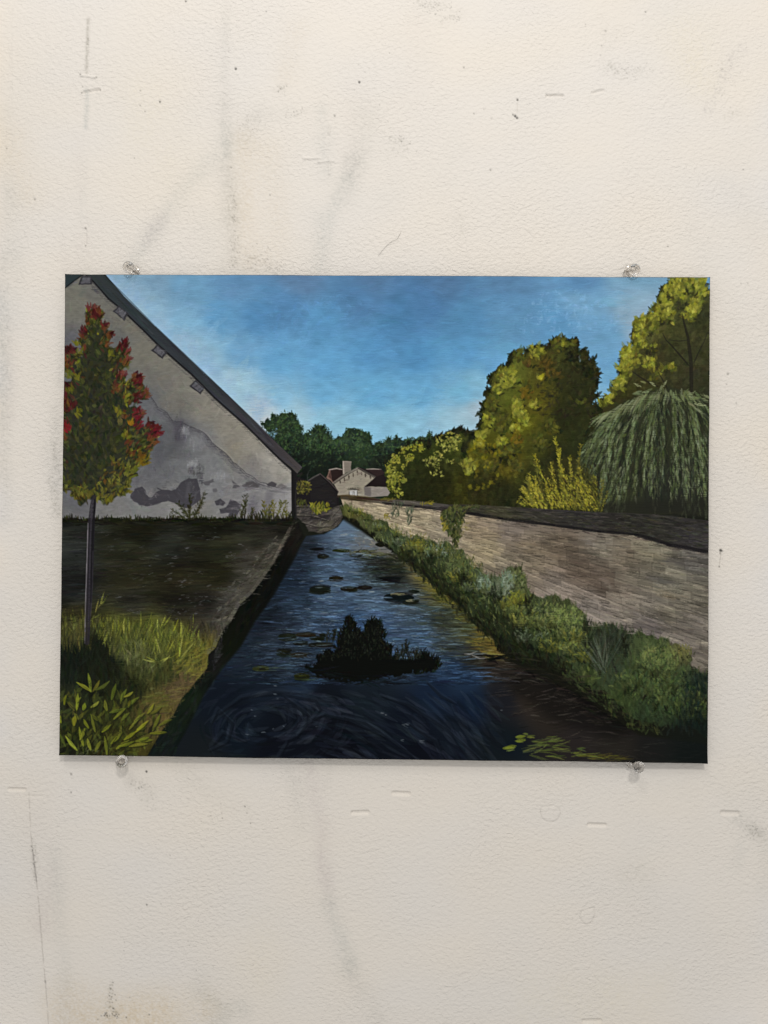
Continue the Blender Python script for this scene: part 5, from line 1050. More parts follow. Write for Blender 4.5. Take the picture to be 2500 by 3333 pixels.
yG = [(118, 116, 34), (104, 106, 36), (128, 122, 46)]
rd = [(80, 30, 33), (92, 34, 37), (108, 42, 42), (60, 25, 26)]
pk = [(122, 62, 62), (124, 62, 54), (128, 74, 62)]
og = [(112, 68, 40), (100, 60, 34), (124, 80, 46)]
updir = lambda x, y: 90 - (x - 203) * 0.42
dabs(tb, 700, 14, 7.5, updir, dG, 0.7, 36, 0.0, clip=blur(tb, 1))
dabs(tb * (1 - 0.85 * tcore), 420, 13, 6.0, updir, mG, 0.6, 34, 0.0)
dabs(tb * tcore, 300, 13, 4.6, updir, dG + [(60, 62, 36)], 0.7, 40, 0.0)
dabs(tb * (1 - tcore) * (YY < 1040), 80, 9, 4.2, updir, yG, 0.75, 35, 0.0)
dabs(mask([(250, 990), (320, 960), (320, 1000), (290, 1050), (240, 1085), (150, 1080), (135, 1050), (200, 1050)], 8) * tb, 160, 11, 4.6, updir, [(96, 96, 34), (112, 110, 40), (76, 70, 30), (84, 62, 28)], 0.75, 35)
for zx, zy, r, n, pal in [(370, 400, 42, 26, rd), (350, 370, 30, 10, pk), (400, 430, 34, 14, rd), (412, 400, 16, 6, og), (315, 480, 22, 10, og), (450, 520, 24, 9, og), (440, 500, 20, 6, rd), (290, 560, 24, 10, rd), (280, 600, 20, 7, og), (500, 570, 24, 10, rd), (490, 590, 20, 6, og), (470, 650, 20, 7, og), (290, 683, 14, 5, og), (610, 640, 26, 14, rd), (580, 680, 34, 12, rd), (625, 710, 24, 9, pk), (600, 780, 36, 14, og), (630, 760, 18, 6, pk), (160, 700, 34, 16, rd), (200, 690, 30, 10, rd), (150, 780, 34, 12, og), (175, 805, 26, 10, og),
                          (560, 885, 40, 14, rd), (590, 880, 22, 8, pk), (690, 920, 42, 22, rd), (710, 950, 36, 14, rd), (670, 905, 20, 6, og), (740, 1030, 40, 16, pk), (760, 1025, 24, 8, og), (700, 1060, 34, 14, rd), (150, 980, 34, 20, rd), (140, 1040, 28, 12, rd), (165, 1120, 40, 14, rd), (530, 1010, 28, 8, og), (240, 640, 20, 7, yG), (265, 720, 20, 7, yG), (490, 725, 20, 7, yG), (180, 880, 30, 12, yG), (250, 905, 22, 7, yG), (610, 1070, 26, 9, yG), (190, 1000, 24, 8, yG), (350, 480, 14, 5, mG), (390, 490, 20, 5, mG)]:
    x, y = Z(150, 850, [(zx, zy)])[0]
    pal = [tuple(int(v * 0.80) for v in q) for q in pal]
    cluster(x, y, r * 0.30, r * 0.30, int(n * 1.2), 10, 4.6, pal, 0.8, updir(x, y), 26)
for zx, zy, r, n, pal in [(180, 60, 44, 18, rd), (160, 30, 30, 8, og), (150, 200, 34, 14, rd), (160, 240, 26, 8, [(150, 40, 44)]), (150, 290, 26, 8, og), (700, 120, 40, 16, [(134, 42, 50), (118, 38, 44), (104, 34, 40)]), (730, 110, 18, 5, pk), (700, 200, 34, 14, [(126, 38, 46), (104, 34, 40)]), (790, 210, 36, 14, rd), (840, 240, 34, 18, rd), (850, 260, 28, 8, [(118, 36, 44)]), (800, 300, 34, 12, rd), (810, 340, 34, 12, og), (620, 350, 24, 7, og), (600, 130, 24, 6, og), (655, 190, 18, 6, [(176, 124, 34)]), (640, 275, 40, 9, yG), (600, 290, 20, 5, yG),
                          (560, 110, 26, 10, yG), (560, 180, 20, 5, [(120, 108, 60)]), (260, 120, 28, 9, yG), (270, 220, 24, 7, mG), (510, 480, 14, 4, yG), (740, 480, 36, 12, [(150, 128, 30), (132, 104, 30)]), (700, 440, 30, 8, [(110, 78, 34)]), (650, 560, 40, 14, [(100, 106, 36), (116, 118, 44)]), (600, 700, 34, 12, yG), (560, 720, 26, 6, yG), (480, 790, 26, 8, [(120, 118, 34)]), (230, 740, 34, 10, [(104, 104, 40)]), (330, 740, 30, 9, [(104, 100, 36)]), (270, 780, 20, 6, [(92, 74, 30)]), (150, 640, 34, 10, [(84, 88, 34)])]:
    x, y = Z(150, 1300, [(zx, zy)])[0]
    pal = [tuple(int(v * 0.80) for v in q) for q in pal]
    cluster(x, y, r * 0.31, r * 0.31, int(n * 1.2), 10.5, 4.8, pal, 0.8, updir(x, y), 26)
dabs(tb * (1 - tcore) * (YY < 1000), 90, 12, 5.0, updir, [(78, 32, 32), (92, 40, 36), (100, 60, 36)], 0.55, 30)
dabs(tb * (1 - tcore), 130, 12, 3.2, updir, [(34, 36, 20), (44, 40, 22)], 0.7, 35)
# trunk and stake
stroke([(203, 1074), (198, 1120), (196, 1180), (194, 1250), (191, 1320), (188, 1388)], 14, C(40, 37, 42), 0.95, 0.72, 0, 0.8, 0.3)
stroke([(205, 1080), (201, 1150), (199, 1230), (197, 1300)], 5, C(22, 21, 24), 0.8, 0.6)
stroke([(199, 1085), (195, 1180), (193, 1260), (191, 1350)], 3, C(62, 58, 66), 0.6, 0.6, 0.2)
stroke([(190, 1130), (188.5, 1190), (186, 1270), (184, 1330), (183, 1389)], 1.8, C(128, 122, 126), 0.85, 0.6)
stroke([(201, 1190), (200, 1260), (196, 1330)], 1.4, C(72, 68, 74), 0.5, 0.6)
dabs(mask([(168, 1340), (182, 1330), (182, 1390), (160, 1400)], 3), 30, 18, 2.6, 92, [(70, 66, 34), (84, 82, 44), (40, 40, 24)], 0.6, 8, 0.2)
desat(np.ones((PH, PW), np.float32) * (YY > 990), 0.94)
# the eye-sharp edge of fresh brushwork
IMG = IMG + 0.30 * (IMG - blur(IMG, 2)) + 0.15 * (IMG - blur(IMG, 7))
IMG = np.clip(IMG, 0.02, 1)

# ------------------------------------------------------------------ mesh and material helpers
def srgb2lin(c):
    return np.where(c <= 0.04045, c / 12.92, ((c + 0.055) / 1.055) ** 2.4)


def sample(img, u, v, x0, y0):
    h, w = img.shape[:2]
    fx = np.clip(u - x0, 0, w - 1.001); fy = np.clip(v - y0, 0, h - 1.001)
    ix = fx.astype(int); iy = fy.astype(int)
    tx = fx - ix; ty = fy - iy
    if img.ndim == 3:
        tx = tx[..., None]; ty = ty[..., None]
    return (img[iy, ix] * (1 - tx) + img[iy, ix + 1] * tx) * (1 - ty) + (img[iy + 1, ix] * (1 - tx) + img[iy + 1, ix + 1] * tx) * ty


def grid_object(name, V, shape, material, colors=None, parent=None):
    """V: (rows * cols, 3) vertices of a grid whose front faces -y"""
    r, c = shape
    me = bpy.data.meshes.new(name)
    idx = np.arange(r * c, dtype=np.int32).reshape(r, c)
    q = np.stack([idx[:-1, :-1], idx[1:, :-1], idx[1:, 1:], idx[:-1, 1:]], -1).reshape(-1, 4)
    me.vertices.add(r * c)
    me.vertices.foreach_set("co", V.astype(np.float32).ravel())
    me.loops.add(q.size)
    me.loops.foreach_set("vertex_index", q.ravel())
    me.polygons.add(len(q))
    me.polygons.foreach_set("loop_start", np.arange(0, q.size, 4, dtype=np.int32))
    me.polygons.foreach_set("loop_total", np.full(len(q), 4, np.int32))
    me.polygons.foreach_set("use_smooth", np.ones(len(q), bool))
    me.update(calc_edges=True)
    if colors is not None:
        at = me.color_attributes.new("pigment", 'FLOAT_COLOR', 'POINT')
        rgba = np.ones((r * c, 4), np.float32)
        rgba[:, :3] = colors.reshape(-1, 3)
        at.data.foreach_set("color", rgba.ravel())
    me.materials.append(material)
    o = bpy.data.objects.new(name, me)
    col.objects.link(o)
    if parent is not None:
        o.parent = parent
    return o


def mesh_object(name, verts, faces, material, parent=None, smooth_=True):
    me = bpy.data.meshes.new(name)
    me.from_pydata([tuple(v) for v in verts], [], faces)
    me.update()
    for p in me.polygons:
        p.use_smooth = smooth_
    me.materials.append(material)
    o = bpy.data.objects.new(name, me)
    col.objects.link(o)
    if parent is not None:
        o.parent = parent
    return o


def new_mat(name):
    m = bpy.data.materials.new(name)
    m.use_nodes = True
    nt = m.node_tree
    return m, nt, nt.nodes["Principled BSDF"]


def N(nt, kind, **kw):
    n = nt.nodes.new(kind)
    for k, v in kw.items():
        setattr(n, k, v)
    return n


# painted plaster: roller stipple that runs slightly aslant, fine grain on top
m_wall, nt, bs = new_mat("wall_paint")
at = N(nt, 'ShaderNodeAttribute', attribute_name="pigment")
tc = N(nt, 'ShaderNodeTexCoord')
mp = N(nt, 'ShaderNodeMapping')
mp.inputs['Rotation'].default_value = (0, math.radians(28), 0)
mp.inputs['Scale'].default_value = (0.75, 1.0, 1.15)
nt.links.new(tc.outputs['Object'], mp.inputs['Vector'])
n1 = N(nt, 'ShaderNodeTexNoise')
n1.inputs['Scale'].default_value = 310; n1.inputs['Detail'].default_value = 3.0; n1.inputs['Roughness'].default_value = 0.5; n1.inputs['Distortion'].default_value = 0.5
nt.links.new(mp.outputs[0], n1.inputs['Vector'])
n2 = N(nt, 'ShaderNodeTexNoise')
n2.inputs['Scale'].default_value = 9; n2.inputs['Detail'].default_value = 3
nt.links.new(tc.outputs['Object'], n2.inputs['Vector'])
rng = N(nt, 'ShaderNodeMapRange')
rng.inputs['From Min'].default_value = 0.35; rng.inputs['From Max'].default_value = 0.65; rng.inputs['To Min'].default_value = 0.5; rng.inputs['To Max'].default_value = 1.0
nt.links.new(n2.outputs[0], rng.inputs[0])
mul = N(nt, 'ShaderNodeMath', operation='MULTIPLY')
nt.links.new(n1.outputs[0], mul.inputs[0]); nt.links.new(rng.outputs[0], mul.inputs[1])
bmp = N(nt, 'ShaderNodeBump')
bmp.inputs['Strength'].default_value = 0.95
bmp.inputs['Distance'].default_value = 0.0016
nt.links.new(mul.outputs[0], bmp.inputs['Height'])
nt.links.new(bmp.outputs[0], bs.inputs['Normal'])
nt.links.new(at.outputs['Color'], bs.inputs['Base Color'])
bs.inputs['Roughness'].default_value = 0.62
bs.inputs['Specular IOR Level'].default_value = 0.25

# acrylic paint on woven canvas
m_paint, nt, bs = new_mat("painted_canvas")
at = N(nt, 'ShaderNodeAttribute', attribute_name="pigment")
tc = N(nt, 'ShaderNodeTexCoord')
mp = N(nt, 'ShaderNodeMapping')
mp.inputs['Scale'].default_value = (110.0, 1.0, 640.0)
nt.links.new(tc.outputs['Object'], mp.inputs['Vector'])
n1 = N(nt, 'ShaderNodeTexNoise')
n1.inputs['Scale'].default_value = 1.0; n1.inputs['Detail'].default_value = 1.5
nt.links.new(mp.outputs[0], n1.inputs['Vector'])
n2 = N(nt, 'ShaderNodeTexNoise')
n2.inputs['Scale'].default_value = 900; n2.inputs['Detail'].default_value = 1.0
nt.links.new(tc.outputs['Object'], n2.inputs['Vector'])
ad = N(nt, 'ShaderNodeMath', operation='MULTIPLY_ADD')
ad.inputs[1].default_value = 0.35
nt.links.new(n2.outputs[0], ad.inputs[0]); nt.links.new(n1.outputs[0], ad.inputs[2])
bmp = N(nt, 'ShaderNodeBump')
bmp.inputs['Strength'].default_value = 0.8
bmp.inputs['Distance'].default_value = 0.0005
nt.links.new(ad.outputs[0], bmp.inputs['Height'])
nt.links.new(bmp.outputs[0], bs.inputs['Normal'])
nt.links.new(at.outputs['Color'], bs.inputs['Base Color'])
bs.inputs['Roughness'].default_value = 0.55
bs.inputs['Specular IOR Level'].default_value = 0.03

m_edge, nt, bs = new_mat("folded_canvas_edge")
tc = N(nt, 'ShaderNodeTexCoord')
n1 = N(nt, 'ShaderNodeTexNoise')
n1.inputs['Scale'].default_value = 60; n1.inputs['Detail'].default_value = 5
nt.links.new(tc.outputs['Object'], n1.inputs['Vector'])
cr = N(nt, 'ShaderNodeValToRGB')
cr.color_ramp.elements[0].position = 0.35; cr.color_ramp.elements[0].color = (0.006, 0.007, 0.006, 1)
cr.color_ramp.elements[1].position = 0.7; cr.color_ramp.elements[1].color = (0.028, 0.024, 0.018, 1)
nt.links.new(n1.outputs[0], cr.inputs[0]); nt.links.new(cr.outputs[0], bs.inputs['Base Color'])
bs.inputs['Roughness'].default_value = 0.7

m_clear, nt, bs = new_mat("clear_plastic")
bs.inputs['Base Color'].default_value = (0.93, 0.905, 0.87, 1)
bs.inputs['Transmission Weight'].default_value = 1.0
bs.inputs['IOR'].default_value = 1.49
tc = N(nt, 'ShaderNodeTexCoord')
n1 = N(nt, 'ShaderNodeTexNoise')
n1.inputs['Scale'].default_value = 300
nt.links.new(tc.outputs['Object'], n1.inputs['Vector'])
rr_ = N(nt, 'ShaderNodeMapRange')
rr_.inputs['To Min'].default_value = 0.08; rr_.inputs['To Max'].default_value = 0.20
nt.links.new(n1.outputs[0], rr_.inputs[0]); nt.links.new(rr_.outputs[0], bs.inputs['Roughness'])

tr_ = N(nt, 'ShaderNodeBsdfTransparent')
mx_ = N(nt, 'ShaderNodeMixShader')
mx_.inputs[0].default_value = 0.14
out_ = nt.nodes["Material Output"]
nt.links.new(bs.outputs[0], mx_.inputs[1]); nt.links.new(tr_.outputs[0], mx_.inputs[2]); nt.links.new(mx_.outputs[0], out_.inputs['Surface'])

m_steel, nt, bs = new_mat("needle_steel")
bs.inputs['Base Color'].default_value = (0.55, 0.53, 0.50, 1)
bs.inputs['Metallic'].default_value = 1.0
bs.inputs['Roughness'].default_value = 0.3

m_hair, nt, bs = new_mat("hair_fibre")
bs.inputs['Base Color'].default_value = (0.05, 0.04, 0.03, 1)
bs.inputs['Roughness'].default_value = 0.5

# ------------------------------------------------------------------ the canvas on its stretcher
CW, CH, CD = 0.6096, 0.4560, 0.010
RIM = 0.0012                                       # rounding of the canvas over the bars


def rim_offset(s, seed):
    r = np.random.RandomState(seed)
    a = np.zeros_like(s)
    for k in (1.3, 2.7, 5.1, 11.0, 23.0):
        a += math.sqrt(1 / k) * np.sin(s * k * 6.283 / 0.6 + r.rand() * 6.283)
    return a * 0.00016


nx, nz = 1108, 830
sx = np.linspace(-1, 1, nx); sz = np.linspace(1, -1, nz)
SX, SZ = np.meshgrid(sx, sz)
ox = np.where(SX > 0, rim_offset(SZ * CH / 2, 3), rim_offset(SZ * CH / 2, 4))
oz = np.where(SZ > 0, rim_offset(SX * CW / 2, 5), rim_offset(SX * CW / 2, 6))
corner = np.exp(-(((1 - np.abs(SX)) * CW / 2) ** 2 + ((1 - np.abs(SZ)) * CH / 2) ** 2) / (2 * 0.0022 ** 2))
GX = SX * (CW / 2) + (ox + np.sign(SX) * 0.00025 * corner) * np.abs(SX) ** 40
GZ = SZ * (CH / 2) + (oz + np.sign(SZ) * 0.00025 * corner) * np.abs(SZ) ** 40
U, V_ = to_drawing(GX, np.full_like(GX, -CD), GZ)
pig = sample(IMG, U, V_, X0, Y0)
hgt = sample(HGT, U, V_, X0, Y0)
de = np.minimum((1 - np.abs(SX)) * CW / 2, (1 - np.abs(SZ)) * CH / 2)
bend = RIM * (1 - np.sqrt(np.clip(1 - (1 - np.clip(de / RIM, 0, 1)) ** 2, 0, 1)))
GY = -CD + bend - hgt * 0.00010
# the pigment gets darker towards the rim of the face
rim_dark = np.clip(1 - de / 0.0011, 0, 1)[..., None]
pig = pig * (1 - 0.62 * rim_dark)
E_ = illum(GX, GZ)
alb = np.clip((srgb2lin(pig) - 0.0010) / E_, 0.0006, 0.9)
painting = bpy.data.objects.new("painting", None)
painting.location = (0, 0, 0)
painting.empty_display_size = 0.05
col.objects.link(painting)
painting["label"] = "unframed canvas painting of a stream between a white gable and a stone wall"
painting["category"] = "painting"
grid_object("painted_face", np.stack([GX, GY, GZ], -1).reshape(-1, 3), (nz, nx), m_paint, alb, painting)
# folded edge: a band from the rim of the face back to the wall
ring = np.concatenate([np.stack([GX[0], GY[0], GZ[0]], 1)[:-1:6], np.stack([GX[:, -1], GY[:, -1], GZ[:, -1]], 1)[:-1:6],
                       np.stack([GX[-1], GY[-1], GZ[-1]], 1)[::-1][:-1:6], np.stack([GX[:, 0], GY[:, 0], GZ[:, 0]], 1)[::-1][:-1:6]])
nr = len(ring)
vs_, fs_ = [], []
for k, (ins, dep) in enumerate([(0.0, None), (-0.00005, -CD + 0.0020), (0.0, -CD * 0.5), (0.0, -0.0006), (0.004, -0.0005), (0.02, -0.0005)]):
    for p in ring:
        s_ = np.array([1 - ins / (CW / 2), 1, 1 - ins / (CH / 2)])
        vs_.append((p[0] * s_[0], p[1] if dep is None else dep, p[2] * s_[2]))
for k in range(5):
    for i in range(nr):
        a, b = k * nr + i, k * nr + (i + 1) % nr
        fs_.append((a, b, b + nr, a + nr))
mesh_object("canvas_edge", vs_, fs_, m_edge, painting)

# ------------------------------------------------------------------ marks on the wall
# the same brushes now work on a sheet that covers the wall: IMG multiplies the white, REL is relief in mm
X0, Y0, PW, PH = -60, -60, 1780, 2332
IMG = np.ones((PH, PW, 3), np.float32)
HGT = np.zeros((PH, PW), np.float32)
REL = np.zeros((PH, PW), np.float32)
YY, XX = np.mgrid[0:PH, 0:PW].astype(np.float32)
XX += X0
YY += Y0
WEAVE = noise(PH, PW, 2, 2, 107)
GR = np.clip(0.85 + 0.30 * noise(PH, PW, 1, 1, 108), 0, 1.6) * np.clip(0.9 + 0.18 * noise(PH, PW, 14, 26, 109), 0.3, 1.5)
FINE = np.clip(-0.15 + 1.0 * noise(PH, PW, 1, 1, 110), 0, 2.2) * 0.75 + 0.1


def smear(pts, w, tint, a=0.5, grain=True, vary=0):
    """soft dirty streak rubbed on the bumps of the wall"""
    xs = [p[0] for p in pts]; ys = [p[1] for p in pts]
    A, B, c, d = box(min(xs) - 3 * w, min(ys) - 3 * w, max(xs) + 3 * w, max(ys) + 3 * w)
    if B <= A or d <= c:
        return
    dist = seg_dist(XX[c:d, A:B], YY[c:d, A:B], pts)
    m = np.exp(-(dist / w) ** 2 * 1.2) * a
    if grain:
        m = m * (GR[c:d, A:B] if vary == 0 else FINE[c:d, A:B])
    m = np.clip(m, 0, 0.95)[..., None]
    IMG[c:d, A:B] = IMG[c:d, A:B] * (1 - m * (1 - np.array(tint, np.float32)))


G1 = (0.62, 0.64, 0.64); B1 = (0.62, 0.68, 0.70); P1 = (0.70, 0.66, 0.70); T1_ = (0.84, 0.76, 0.62); YE = (0.98, 0.96, 0.84); DKG = (0.42, 0.42, 0.38)
# broad uneven tint of an old white wall
tone = noise(PH, PW, 150, 150, 120)
IMG *= 1 + 0.010 * tone[..., None] * np.array([0.7, 0.8, 1.1])
IMG *= 1 + 0.010 * noise(PH, PW, 60, 40, 121)[..., None] * np.array([1.0, 0.3, -1.0])
for pts, w, t, a in [
    ([(487, -40), (486, 120), (485, 230)], 10, G1, 0.16), ([(484, 230), (486, 330), (488, 400), (494, 480), (500, 590)], 20, G1, 0.22), ([(487, 270), (489, 330)], 14, B1, 0.20), ([(499, 380), (505, 470)], 20, G1, 0.16),
    ([(470, 310), (430, 370), (380, 430), (330, 500), (285, 560)], 20, B1, 0.22), ([(345, 470), (320, 515)], 18, P1, 0.22), ([(540, 260), (530, 300), (560, 250)], 24, G1, 0.13),
    ([(695, 240), (700, 330), (705, 380)], 16, B1, 0.20), ([(790, 250), (782, 330), (765, 370), (745, 420)], 26, G1, 0.24), ([(752, 350), (775, 335), (750, 390)], 12, G1, 0.26), ([(750, 390), (725, 440), (700, 500), (690, 590)], 17, B1, 0.26), ([(685, 470), (690, 585)], 26, B1, 0.12), ([(770, 200), (740, 330)], 34, P1, 0.07),
    ([(835, 430), (860, 400)], 28, B1, 0.07), ([(990, 320), (960, 380)], 30, B1, 0.05),
    ([(12, 240), (16, 400), (22, 560)], 15, G1, 0.12), ([(22, 420), (34, 560), (30, 700)], 22, B1, 0.14), ([(5, 560), (8, 760), (6, 960), (8, 1120)], 17, G1, 0.30), ([(22, 700), (20, 900)], 14, P1, 0.15), ([(0, 640), (2, 900)], 16, B1, 0.22),
    ([(118, 880), (122, 960), (120, 1060), (118, 1110)], 12, G1, 0.22), ([(95, 960), (110, 1060)], 16, G1, 0.12), ([(130, 690), (134, 760), (128, 830)], 8, G1, 0.20), ([(60, 980), (70, 1240)], 30, G1, 0.05),
    ([(190, 40), (188, 100), (186, 155)], 3.2, DKG, 0.55), ([(186, 195), (187, 230), (184, 275)], 4.5, B1, 0.6), ([(170, 300), (172, 420)], 16, P1, 0.08), ([(180, 350), (177, 470)], 10, B1, 0.07),
    ([(672, 1655), (690, 1760), (700, 1850), (705, 1900)], 18, P1, 0.22), ([(625, 1660), (640, 1720), (650, 1790)], 16, G1, 0.16), ([(690, 1850), (712, 1950)], 14, P1, 0.20), ([(710, 1950), (735, 2030), (755, 2090)], 19, B1, 0.28), ([(750, 2090), (800, 2160), (820, 2240)], 22, G1, 0.16), ([(715, 1640), (702, 1700)], 10, G1, 0.12),
    ([(640, 1660), (700, 1720)], 50, P1, 0.05), ([(120, 1840), (130, 1990), (140, 2120)], 17, B1, 0.18), ([(100, 1880), (90, 2000)], 20, P1, 0.14), ([(135, 2140), (140, 2230)], 14, G1, 0.16), ([(140, 2160), (280, 2190), (430, 2180)], 46, T1_, 0.26), ([(150, 2210), (330, 2225)], 40, T1_, 0.22),
    ([(440, 2150), (490, 2180), (470, 2210)], 20, B1, 0.22), ([(530, 2185), (520, 2170)], 15, B1, 0.24), ([(440, 2100), (420, 2140)], 14, B1, 0.12),
    ([(1600, 1770), (1640, 1800)], 17, G1, 0.28), ([(1590, 1870), (1600, 1830)], 14, B1, 0.16), ([(1480, 1700), (1500, 1800)], 40, G1, 0.05), ([(1520, 1660), (1600, 1720)], 50, B1, 0.05), ([(1660, 1830), (1655, 1920)], 18, B1, 0.16),
    ([(530, 300), (525, 420), (535, 560)], 26, T1_, 0.14), ([(580, 330), (600, 470), (590, 560)], 30, T1_, 0.10), ([(555, 250), (620, 240)], 18, G1, 0.12), ([(640, 60), (620, 160)], 24, T1_, 0.12), ([(900, 60), (880, 200)], 40, P1, 0.06), ([(30, 300), (60, 420)], 30, T1_, 0.10), ([(190, 480), (170, 580)], 26, P1, 0.08), ([(130, 430), (140, 580)], 10, P1, 0.08), ([(440, 480), (470, 580)], 30, B1, 0.08), ([(1500, 500), (1560, 620), (1600, 760)], 30, B1, 0.06), ([(80, 1700), (100, 2000)], 40, P1, 0.09), ([(280, 1660), (330, 1720)], 26, G1, 0.08), ([(1400, 1700), (1380, 1900)], 44, B1, 0.07), ([(1345, 1880), (1400, 1960), (1500, 2000)], 50, G1, 0.06), ([(1150, 2170), (1400, 2140)], 60, YE, 0.25), ([(1480, 60), (1510, 160)], 50, YE, 0.3), ([(300, 200), (350, 330)], 60, YE, 0.18), ([(560, 1990), (570, 2120)], 40, YE, 0.2),
    ([(360, 1640), (440, 1700), (500, 1740)], 26, G1, 0.10), ([(1590, 420), (1630, 500)], 24, G1, 0.07), ([(1560, 400), (1600, 330)], 26, G1, 0.05)]:
    smear(pts, w * 1.2, t, a * (0.92 if t is not T1_ else 1.6))
# speckled prints of paint left in the stipple
for pts, w, t, a in [([(1310, 140), (1350, 160), (1400, 150)], 17, DKG, 0.22), ([(1340, 60), (1310, 100), (1300, 40)], 14, DKG, 0.12), ([(1600, 105), (1570, 150), (1545, 205), (1530, 235)], 17, (0.5, 0.5, 0.55), 0.26), ([(1600, 240), (1570, 250)], 9, DKG, 0.2),
                     ([(905, 0), (930, 12), (960, 5)], 13, DKG, 0.30), ([(960, 42), (990, 30)], 14, DKG, 0.24), ([(600, 195), (612, 190)], 9, DKG, 0.3), ([(530, 270), (545, 260)], 16, DKG, 0.16), ([(850, 290), (870, 320), (840, 325)], 18, DKG, 0.2), ([(640, 245), (655, 240)], 9, DKG, 0.2),
                     ([(495, 420), (505, 480), (510, 570)], 13, DKG, 0.26), ([(540, 555), (600, 585)], 14, DKG, 0.26), ([(497, 560), (550, 588)], 12, DKG, 0.2), ([(990, 470), (1000, 500)], 11, DKG, 0.16), ([(110, 1040), (125, 1110)], 10, DKG, 0.3), ([(118, 960), (122, 1010)], 8, DKG, 0.25),
                     ([(285, 1690), (310, 1700)], 14, DKG, 0.24), ([(330, 1710), (310, 1730)], 13, DKG, 0.2), ([(72, 1830), (78, 1890)], 8, DKG, 0.36), ([(230, 2198), (250, 2190), (235, 2170), (240, 2130)], 7, (0.25, 0.25, 0.2), 0.5), ([(1625, 1790), (1645, 1805)], 13, DKG, 0.32), ([(1360, 1900), (1400, 1890)], 20, DKG, 0.07),
                     ([(530, 1740), (545, 1760)], 8, DKG, 0.2), ([(1345, 1890), (1390, 1870)], 14, DKG, 0.10)]:
    smear(pts, w, t, a, True, 1)
stroke([(62, 1712), (66, 1800), (76, 1880), (84, 1960), (92, 2060), (100, 2150), (106, 2240)], 2.2, C(130, 126, 122), 0.60, 0.7, 0.15)
stroke([(69, 1830), (75, 1880), (79, 1905)], 2.4, C(70, 68, 70), 0.7, 0.6, 0.4)
stroke([(97, 2118), (98, 2125)], 3, C(60, 60, 60), 0.7, 0.6)
stroke([(24, 0), (22, 200), (30, 330)], 9, C(236, 234, 232), 0.35, 0.8, 0.2)


def dot(x, y, r=1.6, dark=0.75, depth=0.5):
    A, B, c, d = box(x - 8, y - 8, x + 8, y + 8)
    q = np.sqrt((XX[c:d, A:B] - x) ** 2 + ((YY[c:d, A:B] - y) / 1.15) ** 2)
    m = smooth((r - q) / 1.0 + 0.5)
    IMG[c:d, A:B] *= (1 - dark * m)[..., None]
    REL[c:d, A:B] -= depth * np.exp(-(q / (r * 1.2)) ** 2)
    REL[c:d, A:B] += 0.25 * depth * np.exp(-((q - r * 2.0) / 1.1) ** 2)


for x, y, r, dk_ in [(401, 2, 2.0, 0.7), (509, 148, 2.6, 0.75), (303, 195, 1.6, 0.35), (345, 219, 2.2, 0.7), (302, 227, 1.7, 0.35), (313, 240, 1.8, 0.35), (74, 430, 2.2, 0.35), (13, 320, 1.7, 0.4), (499, 362, 2.0, 0.2), (776, 177, 2.4, 0.8), (723, 250, 2.0, 0.5), (1002, 145, 2.0, 0.4), (1062, 256, 2.2, 0.15), (1060, 367, 2.0, 0.4), (1046, 236, 2.0, 0.15),
                     (1024, 245, 1.4, 0.5), (316, 1667, 2.3, 0.85), (317, 1955, 1.7, 0.8), (1395, 25, 1.7, 0.5), (1573, 808, 2.4, 0.4), (1570, 830, 1.6, 0.3), (1591, 871, 1.7, 0.4), (1606, 366, 1.4, 0.5), (1443, 532, 1.5, 0.5), (1182, 525, 1.3, 0.3), (1601, 612, 1.3, 0.4), (1616, 612, 1.3, 0.4), (184, 492, 1.9, 0.5), (184, 530, 1.8, 0.6), (153, 1673, 2.4, 0.45), (153, 1712, 1.8, 0.6),
                     (1118, 215, 2.2, 0.75), (1113, 250, 2.6, 0.8), (1117, 254, 2.4, 0.8), (1108, 247, 1.7, 0.6), (1157, 1190, 2.2, 0.8), (1157, 1222, 1.6, 0.4), (575, 24, 1.3, 0.5), (290, 341, 1.3, 0.4), (583, 421, 1.3, 0.6), (867, 305, 1.4, 0.6), (820, 226, 1.2, 0.4), (1560, 1190, 2.0, 0.7),
                     (208, 166, 1.8, 0.5), (173, 160, 2.0, 0.5), (176, 200, 1.7, 0.5), (216, 194, 1.6, 0.4), (178, 187, 1.2, 0.5), (480, 1768, 1.4, 0.5), (479, 1757, 1.2, 0.45), (529, 1743, 1.6, 0.55), (541, 1779, 1.5, 0.55), (533, 1757, 1.2, 0.5), (1237, 1985, 1.5, 0.2), (367, 1848, 1.1, 0.6), (348, 1953, 1.0, 0.5), (350, 2016, 1.0, 0.5), (322, 2192, 1.5, 0.6), (280, 2155, 1.3, 0.4), (273, 2198, 1.1, 0.5), (252, 2200, 1.4, 0.6), (211, 2203, 1.4, 0.6), (1265, 52, 1.6, 0.3), (1300, 98, 1.5, 0.35), (1297, 119, 1.3, 0.3), (1309, 67, 2.2, 0.25)]:
    if y > 1100 and x == 1157:
        continue
    dot(x, y, r, dk_, 0.6 if r > 1.8 else 0.35)
for k in range(16):                                 # splatter low on the left
    dot(236 + 14 * RS.randn(), 2194 + 5 * RS.randn(), 0.9 + 0.8 * RS.rand(), 0.75, 0.05)
for k in range(10):
    dot(243 + 4 * RS.randn(), 2150 + 18 * RS.randn(), 0.8 + 0.7 * RS.rand(), 0.65, 0.05)
